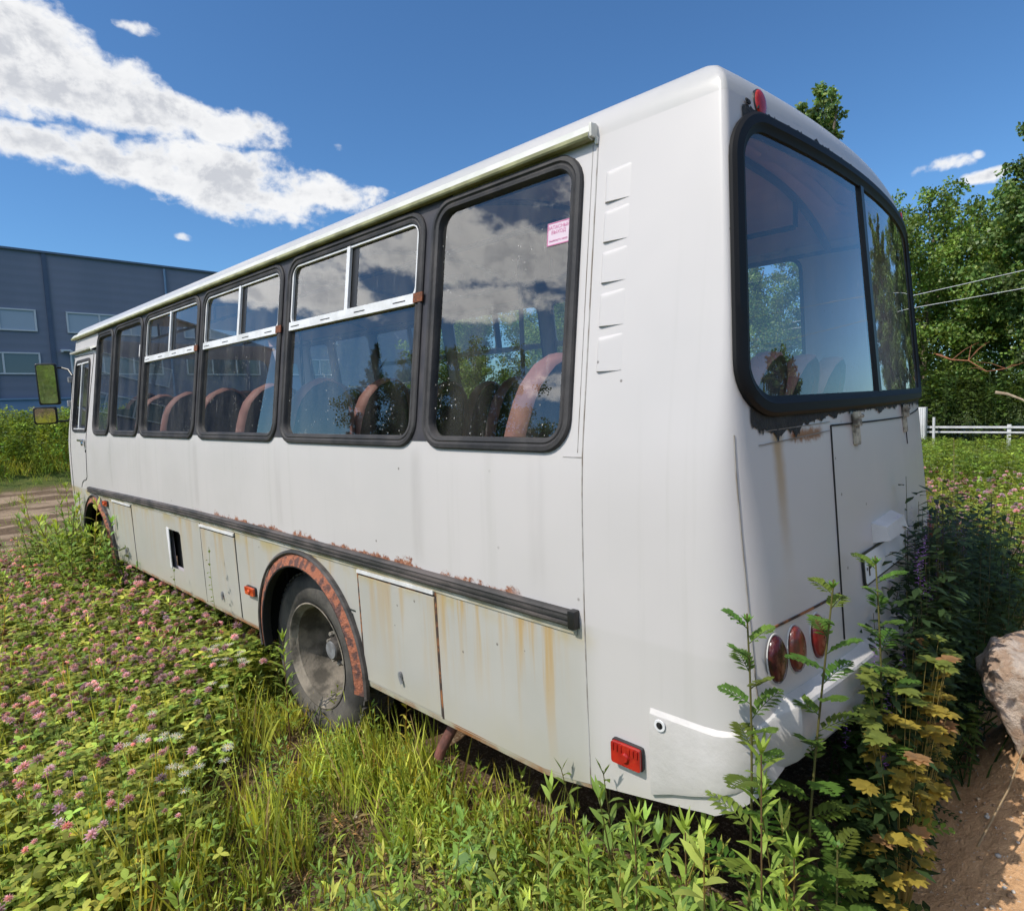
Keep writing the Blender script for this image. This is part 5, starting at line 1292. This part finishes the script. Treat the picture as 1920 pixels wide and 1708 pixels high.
def tree(name, key, x, y, s, rz, label, group='trees beyond the meadow'):
    z = float(terr(x, y))-.05; o = empty(name, (x, y, z), label, 'tree', group, rz); o.scale = (s, s, s)
    if key not in first:
        tb, V, F, C = TM[key]; t = mk('trunk', tb.V, tb.F, BARK, o, world=False); c = npmesh('crown', V, F, FOLI, C, parent=o, world=False, smooth_=False); first[key] = (t.data, c.data)
    else:
        for nm, me in zip(('trunk', 'crown'), first[key]):
            q = bpy.data.objects.new(nm, me); COL.objects.link(q); q.parent = o
    return o
TR = [('broadleaf_tree', 'b', 25.0, 3.75, .96, .3, 'round leafy tree right beside the rear edge of the bus'),
      ('broadleaf_tree', 'a', 25.5, 1.5, 1.02, 2.0, 'lower bushy tree between the bus and the tall tree at the right edge'),
      ('tall_tree', 'c', 23.2, -.15, .92, .9, 'tall tree cut by the right edge of the photograph'),
      ('tall_tree', 't', 30, 8.95, 1.0, 2.9, 'tree whose thin top rises above the rear roof'),
      ('broadleaf_tree', 'b', 22.5, 8.9, .78, 4.0, 'leafy tree seen through the small far window inside the rear glass'),
      ('broadleaf_tree', 'a', 23, 14.2, .9, 1.2, 'tree seen through the aft side window beside the rear seats'),
      ('broadleaf_tree', 'b', 21, 18.6, .85, 5.1, 'tree seen through the middle of the aft side window'),
      ('broadleaf_tree', 'a', 19, 22.5, .85, 3.3, 'tree seen through the left part of the aft side window'),
      ('spruce_tree', 's', 24, 28.5, .62, .5, 'spruce seen dark through the second side window'),
      ('broadleaf_tree', 'b', 27, -3.6, .9, 1.9, 'tree just beyond the right edge of the photograph'),
      ('tall_tree', 'c', 16.5, -2.9, .60, .9, 'tree mirrored in the narrow right pane of the rear window'),
      ('spruce_tree', 's', -22, 34, .72, 1.9, 'spruce mirrored in the second side window'), ('broadleaf_tree', 'b', -25.5, 33, 1.2, 2.2, 'round tree mirrored in the second side window'), ('broadleaf_tree', 'a', -31, 33, 1.55, 4.2, 'tree mirrored in the left part of the aft side window')]
for a in TR: tree(*a)
# far wood round the back of the photographer, seen only in the window reflections
B = Batch(); low = []
for sd, kd in ((21, 'broad'), (22, 'spruce'), (23, 'tall')):
    tb, V, F, C = tree_arrays(sd, 10, 3.0, 6000, .36, kd); F3 = np.concatenate([F[:, [0, 1, 2]], F[:, [0, 2, 3]]]); low.append((V, F3, C))
rr_ = np.random.default_rng(8)
for i in range(64):
    az = math.radians(rr_.uniform(118, 318)); D_ = rr_.uniform(24, 46)
    if 250 < math.degrees(az) < 300: D_ += 22
    x, y = CAM[0]+D_*math.sin(az), CAM[1]+D_*math.cos(az); B.inst(low[i % 3], np.array([[x, y, float(terr(x, y))]]), rr_.uniform(.45, .8, 1), tilt=.0)
B.build('far_wood', FOLI, 'wood standing behind the photographer mirrored in the bus windows', 'wood')
# dead branches by the trees
def branch(name, pts, r, m, label, sub=0, seed=1):
    b = MB(); b.tube(pts, [r*(1-.8*i/(len(pts)-1)) for i in range(len(pts))], 6); q = random.Random(seed)
    for i in range(sub):
        k = q.randint(1, len(pts)-2); p = Vector(pts[k]); d = Vector((q.uniform(-.3, .3), q.uniform(-.9, .9), q.uniform(-.1, .8)))*q.uniform(.4, 1.1); b.tube([p, p+d*.5+Vector((0, 0, .06)), p+d], [r*.45, r*.3, r*.1], 5)
    return tag(b.build(name, m), label, 'branch')
DW = varied('reddish dead wood', (.34, .13, .06), (.20, .10, .06), 9, .85)
branch('dead_branch', [(20.2, 2.7, 2.75), (20.2, 2.3, 2.55), (20.3, 1.9, 2.5), (20.2, 1.45, 2.15), (20.2, 1.0, 2.2), (20.1, .6, 2.35)], .028, DW, 'reddish dead branch hanging in front of the dark trees', 9, 3)
branch('dead_branch', [(18.2, 1.05, 1.55), (18.2, .8, 1.5), (18.2, .5, 1.35), (18.1, .2, 1.15), (18.1, -.2, 1.0)], .045, varied('pale dead wood', (.42, .33, .24), (.3, .22, .15), 9, .85), 'pale bent dead branch lying above the white fence', 2, 5)
# ================================================================ FENCE, WIRES
WHT = varied('white painted rail', (.62, .62, .64), (.5, .5, .5), 4, .5)
fe = empty('white_fence', (18.4, 0, .0), 'low white rail fence between the meadow and the trees', 'fence')
f = MB()
for z, h in ((.60, .06), (.46, .05)):
    f.box((18.4, 1.0, z), (.04, 26, h), bev=.01)
f.build('rail', WHT, fe)
for y in np.arange(-11, 14, 2.35): f = MB(); f.box((18.45, y, .3), (.09, .09, .75), bev=.01); f.build('fence_post', WHT, fe)
f = MB(); f.box((18.3, 2.72, .72), (.30, .22, .92), bev=.01)
for k in range(4): f.box((18.14, 2.64+.055*k, .72), (.02, .02, .9))
tag(f.build('white_pillar', WHT), 'short white ribbed pillar at the fence next to the bus', 'pillar')
f = MB(); f.tube([(18.1, 2.40, 0), (18.1, 2.40, .90)], .035, 8); tag(f.build('white_stake', WHT), 'thin white stake beside the ribbed pillar', 'stake')
WIRE = mat('pale wire', (.55, .57, .6), .5)
for k, (za, zb_, lab) in enumerate(((4.72, 5.02, 'upper pale power line crossing in front of the trees'), (4.33, 4.50, 'lower pale power line crossing in front of the trees'))):
    w = MB(); ys = np.linspace(-24, 44, 40); sl = (zb_-za)/2.9
    w.tube([(21.2, y, za+sl*(3.7-y)*1.0+.0012*(y-10)**2-.0012*40) for y in ys], .009, 5); tag(w.build('power_line', WIRE), lab, 'power line', 'power lines before the trees')
# ================================================================ ROCK
def rock(name, c, d, seed, m, label):
    bm = bmesh.new(); bmesh.ops.create_icosphere(bm, subdivisions=5, radius=1); from mathutils import noise as mn
    o = Vector((seed*3.1, seed*1.7, 0))
    cuts = []
    q = random.Random(seed)
    for i in range(11): v = Vector((q.gauss(0, 1), q.gauss(0, 1), q.gauss(0, 1))).normalized(); cuts.append((v, q.uniform(.62, .85)))
    for v in bm.verts:
        p = v.co.normalized()
        for n_, dd in cuts:
            k = p.dot(n_)
            if k > dd: p = p-n_*(k-dd)*.92
        p = p*(1+.10*mn.noise(p*1.6+o)+.07*mn.noise(p*4+o)+.04*mn.noise(p*10+o)+.022*mn.noise(p*24+o)); v.co = Vector((p.x*d[0], p.y*d[1], p.z*d[2]))+Vector(c)
    me = bpy.data.meshes.new(name); bm.to_mesh(me); bm.free(); return tag(link(name, me, m, smooth_=True), label, 'rock')
RK = varied('pinkish tan conglomerate', (.38, .265, .19), (.50, .41, .34), 14, .95, 1., 34, 9, (1, 1, 1), .42, .58)
rock('rock', (.44, -.71, .555), (.35, .22, .26), 5, RK, 'large rough pinkish boulder lying at the right edge')
rock('rock', (.18, -1.03, .33), (.06, .05, .04), 8, varied('pale stone', (.62, .58, .52), (.5, .46, .4), 12, .9, .4, 40), 'small pale stone on the orange sand by a grass clump')
# ================================================================ INDIVIDUAL PLANTS
def plant(name, x, y, label, cat='plant', group=None, z=None):
    return empty(name, (x, y, float(terr(x, y)) if z is None else z), label, cat, group)
def pinnate(b, p, d, Ln, col, n=9, r=R, w=.018, lf=.055):
    """feathery leaf of paired toothed leaflets"""
    p = np.array(p, float); d = np.array(d, float); d /= np.linalg.norm(d); sd = np.cross(d, [0, 0, 1.]); sd /= np.linalg.norm(sd)+1e-9
    pts = [p+d*Ln*t-np.array([0, 0, 1])*.22*Ln*t*t for t in np.linspace(0, 1, 5)]; b.stem(pts, .0018, np.array(col)*.8)
    for i in range(1, n+1):
        t = i/n; c = p+d*Ln*t-np.array([0, 0, 1])*.22*Ln*t*t; l = lf*math.sin(math.pi*min(1, .18+.75*t))**.8
        for s in (-1, 1):
            dd = d*.55+sd*s*.9+np.array([0, 0, r.uniform(-.1, .15)]); b.leaf(c, dd, l, w, np.array(col)*r.uniform(.8, 1.2), k=2, droop=.12, fold=.2)
            for q in (.35, .6, .8): b.leaf(c+dd/np.linalg.norm(dd)*l*q*.8, dd*.6+d*.8, l*.35, w*.4, np.array(col)*r.uniform(.8, 1.2), k=1, droop=.05); b.leaf(c+dd/np.linalg.norm(dd)*l*q*.8, dd*.6-d*.5, l*.30, w*.4, np.array(col)*r.uniform(.8, 1.2), k=1, droop=.05)
def tansy(x, y, h, seed, label, lean=(0, 0), col=(.10, .20, .035), z=None):
    r = random.Random(seed); o = plant('tansy', x, y, label, 'plant', 'tansy plants behind the bumper', z); s = PB(); l = PB()
    w1_, w2_ = r.uniform(0, 6), r.uniform(.012, .03); ax_ = lambda t: np.array([lean[0]*t*t+w2_*math.sin(t*4+w1_)*t, lean[1]*t*t+w2_*math.cos(t*3.3+w1_)*t, h*t]); s.stem([ax_(t) for t in np.linspace(0, 1, 9)], .0052, (.16, .15, .05), 5); s.build('stem', o)
    n = 20
    for i in range(n):
        t = .22+.78*(i/n)**.8; q = i*2.4+r.uniform(-.5, .5); pinnate(l, ax_(t), (math.cos(q), math.sin(q), r.uniform(-.1, .5)+.8*t), .21*(1.15-.78*t)*r.uniform(.6, 1.2), np.array(col)*r.uniform(.7, 1.3)*np.array([r.uniform(.9, 1.6), 1, 1]), 8, r, .019, .058*(1.2-.55*t))
    for k in range(7): q = k*.9; l.leaf(ax_(.98), (math.cos(q)*.6, math.sin(q)*.6, 1), .035, .012, np.array(col)*1.3, k=2)
    l.build('leaves', o); return o
tansy(-1.285, -.18, 1.27, 1, 'tansy standing right at the rear corner of the bumper')
tansy(-1.13, -.29, 1.32, 2, 'tansy rising in front of the left tail lamps', (.06, -.02))
tansy(-.74, -.38, 1.32, 3, 'tansy rising in front of the number plate', (.06, .03), (.11, .22, .04))
tansy(-.86, -.38, .60, 6, 'low tansy in the shade under the bumper', (.10, -.05), (.06, .12, .03))  # leaf colour dimmed to paint in the shade below the bumper
tansy(-1.16, -.34, .62, 8, 'small tansy low between two weeds by the bumper', (.03, -.03), (.08, .16, .03))
def willow(x, y, h, seed, label, col=(.26, .36, .06), lean=(0, 0), nl=34, Ll=.13, W=.018):
    r = random.Random(seed); o = plant('willowherb', x, y, label, 'plant', 'narrow leaved weeds by the rear bumper'); s = PB(); l = PB()
    ax_ = lambda t: np.array([lean[0]*t*t, lean[1]*t*t, h*t]); s.stem([ax_(t) for t in np.linspace(0, 1, 6)], .004, (.20, .12, .06), 5); s.build('stem', o)
    for i in range(nl):
        t = .15+.85*i/nl; q = i*2.4+r.uniform(-.2, .2); l.leaf(ax_(t), (math.cos(q), math.sin(q), .25+1.1*t), Ll*r.uniform(.8, 1.15)*(1.1-.45*t), W*r.uniform(.8, 1.2), np.array(col)*r.uniform(.7, 1.25), k=4, droop=.30, fold=.25)
    for k in range(6): q = k*1.1; l.leaf(ax_(.97), (math.cos(q)*.45, math.sin(q)*.45, 1), Ll*.55, W*.7, np.array(col)*1.15, k=3, droop=.05)
    l.build('leaves', o)
for a in [(-1.40, .10, .62, 11, 'narrow leaved weed in front of the red side marker'), (-1.42, -.07, .70, 12, 'narrow leaved weed left of the bumper corner'), (-1.36, -.25, .96, 13, 'tallest narrow leaved weed right of the bumper corner'),
          (-1.47, .22, .50, 14, 'short narrow leaved weed left of the red side marker'), (-1.30, -.31, .66, 15, 'narrow leaved weed leaning right below the tail lamps'), (-1.62, .0, .45, 16, 'bright narrow leaved weed at the lower centre right'),
          (-1.62, -.38, .45, 17, 'narrow leaved weed at the bottom under the bumper'), (-2.30, 1.16, .42, 18, 'narrow leaved weed at the bottom left of the soil patch'), (-1.33, 2.40, .62, 19, 'narrow leaved weed standing before the wheel rim'),
          (-1.30, 6.9, 1.05, 20, 'weed standing before the front wheel arch'), (-1.36, 7.15, 1.15, 21, 'weed at the front corner of the bus')]: willow(*a)
def vine(x, y, h, seed, label):
    r = random.Random(seed); o = plant('bindweed', x, y, label, 'plant', 'climbing weeds against the bus side'); s = PB(); l = PB()
    ax_ = lambda t: np.array([.02*math.sin(t*6), .05*math.sin(t*5+seed), h*t]); s.stem([ax_(t) for t in np.linspace(0, 1, 9)], .003, (.25, .28, .08)); s.build('stem', o)
    for i in range(22): t = .1+.9*i/22; q = i*3.0; l.leaf(ax_(t), (math.cos(q)*.6-.5, math.sin(q), .3), .055*(1.2-.6*t), .018, np.array((.16, .22, .05))*r.uniform(.8, 1.2), k=2)
    l.build('leaves', o)
vine(-1.33, 3.36, .98, 1, 'thin weed climbing in front of the middle flap'); vine(-1.33, 4.02, .74, 2, 'thin weed below the dark filler opening'); vine(-1.34, 5.75, .95, 4, 'thin weed behind the front wheel arch')
def clump(x, y, h, n, seed, label, w=.011, col=YG, lean=.35, spread=.05):
    o = plant('grass_clump', x, y, label, 'grass clump', 'taller grass clumps'); V, F, C = p_grass(n, h, w, col, spread, lean, seed); npmesh('blades', V, F, LEAF, C, parent=o, world=False, smooth_=False)
for a in [(-2.22, 1.72, .50, 30, 1, 'upright grass clump left of the bare soil', .009, YG, .25, .09), (-1.55, 2.42, .52, 44, 2, 'grass clump before the front of the rear wheel', .009, YG, .35, .10), (-2.60, 2.05, .62, 6, 3, 'few tall broad blades standing in the clover at left', .012, YG, .12, .03),
          (-1.30, 1.45, .34, 44, 4, 'grass clump under the rusty exhaust stub', .007, MG, .5, .10), (-1.72, .35, .50, 18, 5, 'long thin grass at the bottom centre', .007, YG, .35, .08), (.02, -.93, .34, 12, 6, 'broad grass clump on the orange sand', .012, YG, .3, .02),
          (-2.35, 3.0, .42, 40, 7, 'grass clump among the clover flowers', .008, YG, .3, .1), (-1.32, .95, .36, 40, 8, 'grass clump in the shade of the skirt', .006, MG, .5, .12), (-1.45, -.15, .8, 12, 9, 'long pale grass stalks at the bumper', .004, (.30, .34, .12), .35, .06)]: clump(*a)
for (x, y, s, lab) in ((-1.42, 3.0, 1.5, 'white daisies beside the rear wheel arch'), (-1.50, 2.78, 1.35, 'white daisies left of the tyre'), (-2.02, 2.35, 1.2, 'white daisies among the clover left of the wheel'), (-1.95, 1.95, 1.15, 'white daisies above the tall grass clump')):
    o = plant('daisy', x, y, lab, 'flower', 'white daisies'); V, F, C = p_daisy(int(-x*100), .3*s, 8); V[:, :2] *= 1.6; npmesh('flowers', V, F, LEAF, C, parent=o, world=False, smooth_=False)
def coltsfoot(x, y, spots, label, col=(.20, .33, .12), name='coltsfoot', z=None):
    o = plant(name, x, y, label, 'plant', z=z)
    for (dx, dy, hz, r, q) in spots:
        b = MB(); n = 20; V_ = [(dx, dy, hz)]; rings = [(.35, .004), (.7, .0), (1., -.012)]
        for k, (rr, dz) in enumerate(rings):
            for i in range(n):
                a = 2*math.pi*i/n; e = rr*r*(1+.10*math.sin(a*5+q)*(k == 2)); cut = max(.45, 1-.7*math.exp(-((a-math.pi)/.35)**2)); V_.append((dx+math.cos(a+q)*e*cut, dy+math.sin(a+q)*e*cut, hz+dz*r*10*.6+.25*math.cos(a)*e+.012*math.sin(a*7)*(k == 2)))
        F_ = [(0, 1+i, 1+(i+1) % n) for i in range(n)]+[(1+k*n+i, 1+(k+1)*n+i, 1+(k+1)*n+(i+1) % n, 1+k*n+(i+1) % n) for k in range(2) for i in range(n)]
        lo = mk('leaf', V_, F_, None, o, world=False); at = lo.data.attributes.new('Col', 'FLOAT_COLOR', 'POINT'); at.data.foreach_set('color', np.tile(np.array([*col, 1], np.float32)*R.uniform(.85, 1.15), len(lo.data.vertices))); lo.data.materials.append(LEAF)
        p = PB(); p.stem([(0, 0, 0), (dx*.6, dy*.6, hz*.6), (dx, dy, hz)], .004, (.2, .2, .08), 5); p.build('leaf_stalk', o)
coltsfoot(-1.80, .86, [(-.02, .05, .20, .055, .3), (.09, -.02, .18, .05, 1.9), (.0, -.02, .13, .055, 4), (-.10, -.05, .10, .05, 3)], 'pale round leaved plant at the bottom centre')
coltsfoot(-1.50, .72, [(.02, .04, .24, .055, .3), (.06, -.02, .16, .04, 1.5)], 'pale round leaves near the skirt of the bus')
coltsfoot(.34, -.78, [(-.0, -.02, .16, .11, 2.5), (.13, -.05, .22, .10, 1.0), (-.02, .10, .12, .09, 4.0)], 'large dark green leaves below the boulder', (.07, .16, .03), 'burdock')
# yellow leaved plant in the shade
def lobed(b, p, d, r_, col, r):
    for k in range(-2, 3):
        a = k*.62; c, s_ = math.cos(a), math.sin(a); dd = np.array([d[0]*c-d[1]*s_, d[0]*s_+d[1]*c, d[2]]); b.leaf(p, dd, r_*(1-.12*abs(k)), r_*.52, np.array(col)*r.uniform(.85, 1.15), k=3, shape='round', droop=.2, fold=.1)
yp = plant('yellowing_columbine', -.68, -.43, 'yellow leaved bushy plant in the shade behind the bus', 'plant'); s = PB(); l = PB(); r = random.Random(3)
for i in range(120):
    q = r.uniform(0, 6.28); o_ = .28*math.sqrt(r.random()); z = r.uniform(.32, .98); p = np.array([math.cos(q)*o_*1.45+.06, math.sin(q)*o_*.34, z]); s.stem([(0, 0, 0), p*[.5, .5, .6], p], .0022, (.30, .24, .07))
    col = (.36, .28, .05) if z < .84 else (.20, .24, .05)  # yellow toned down so the shade is in the leaf colour
    if r.random() < .15: col = (.38, .22, .10)
    for k in range(3): a = r.uniform(0, 6.28); lobed(l, p, (math.cos(a), math.sin(a), r.uniform(-.1, .5)), r.uniform(.030, .050), col, r)
s.build('stem', yp); l.build('leaves', yp)
# vetch thicket
vb = plant('vetch_thicket', 1.0, -.40, 'dark purple flowered vetch thicket behind the bus', 'shrub'); s = PB(); l = PB(); fl = PB(); r = random.Random(9)
for i in range(1000):
    x = r.uniform(-1.95, 1.7) if i < 720 else r.uniform(-1.85, -.5); y = r.gauss(0, .10)+(.12*x if x > 0 else 0); top = float(np.interp(x, [-1.95, -1.75, -1.62, -1.45, -1.25, -1.05, -.8, -.3, .3, 1., 1.7], [.70, .92, 1.05, 1.14, 1.24, 1.40, 1.40, 1.28, 1.16, 1.06, .95])); z = top*(r.random()**.5)*r.uniform(.88, 1.04)
    if x < -.2: y = max(min(y, .09), -.01)
    p = np.array([x, y, z])
    if i % 4 == 0: s.stem([(x*.8, y*.6, 0), (x*.9, y, z*.6), p], .0025, (.10, .10, .05))
    if i % 2: a = r.uniform(0, 6.28); pinnate(l, p*[1, 1, r.uniform(.7, 1)], (math.cos(a), math.sin(a), r.uniform(0, .8)), .13, (.035, .065, .02), 7, r, .011, .030)
    for k in range(9): a = r.uniform(0, 6.28); l.leaf(p*[1, 1, r.uniform(.55, 1)]+np.array([r.gauss(0, .06), r.gauss(0, .03), 0]), (math.cos(a), math.sin(a)*.7, r.uniform(-.2, .6)), .06, .024, np.array((.034, .062, .02))*r.uniform(.5, 1.5), k=2, shape='oval')  # leaf green darkened, the bus's shade is painted into it
    if r.random() < .13:
        for k in range(14): a = k*2.4; fl.leaf(p+np.array([0, 0, .006*k]), (math.cos(a), math.sin(a), .2), .014, .010, np.array((.26, .11, .50))*r.uniform(.6, 1.3), k=1, shape='oval')
s.build('stem', vb); l.build('leaves', vb); fl.build('flowers', vb)
# one tall dry stalk and the twig with brown umbels
def stalk(name, pts, label, heads=()):
    p = PB(); p.stem(pts, .004, (.36, .27, .16), 5)
    for h in heads:
        for k in range(14): a = k*2.4; e = np.array(h)+np.array([math.cos(a), math.sin(a), .6])*R.uniform(.02, .035); p.stem([h, e], .0012, (.36, .18, .09)); p.leaf(e, (math.cos(a), math.sin(a), .4), .014, .008, (.40, .22, .10), k=1)
    o = tag(p.build(name, m=LEAF, world=True), label, 'stalk')
stalk('dry_stalk', [(-.42, -.60, .30), (-.22, -.66, .42), (-.06, -.70, .55), (-.02, -.70, .60)], 'dry forked stalk pointing at the boulder', [(-.02, -.70, .60), (.05, -.73, .56)])
stalk('dry_stalk', [(3.9, .05, .0), (3.92, .05, .8), (3.9, .06, 1.35)], 'single dark dry stalk upright in the sunny meadow')
stalk('dry_stalk', [(-1.05, -.55, .03), (-.75, -.66, .10), (-.35, -.80, .16), (.0, -.90, .28)], 'long dry stalk lying across the shaded sand')
stalk('dry_stalk', [(-2.15, .95, .02), (-2.02, .86, .03), (-1.88, .70, .03)], 'straw coloured stalk lying on the soil at the bottom')
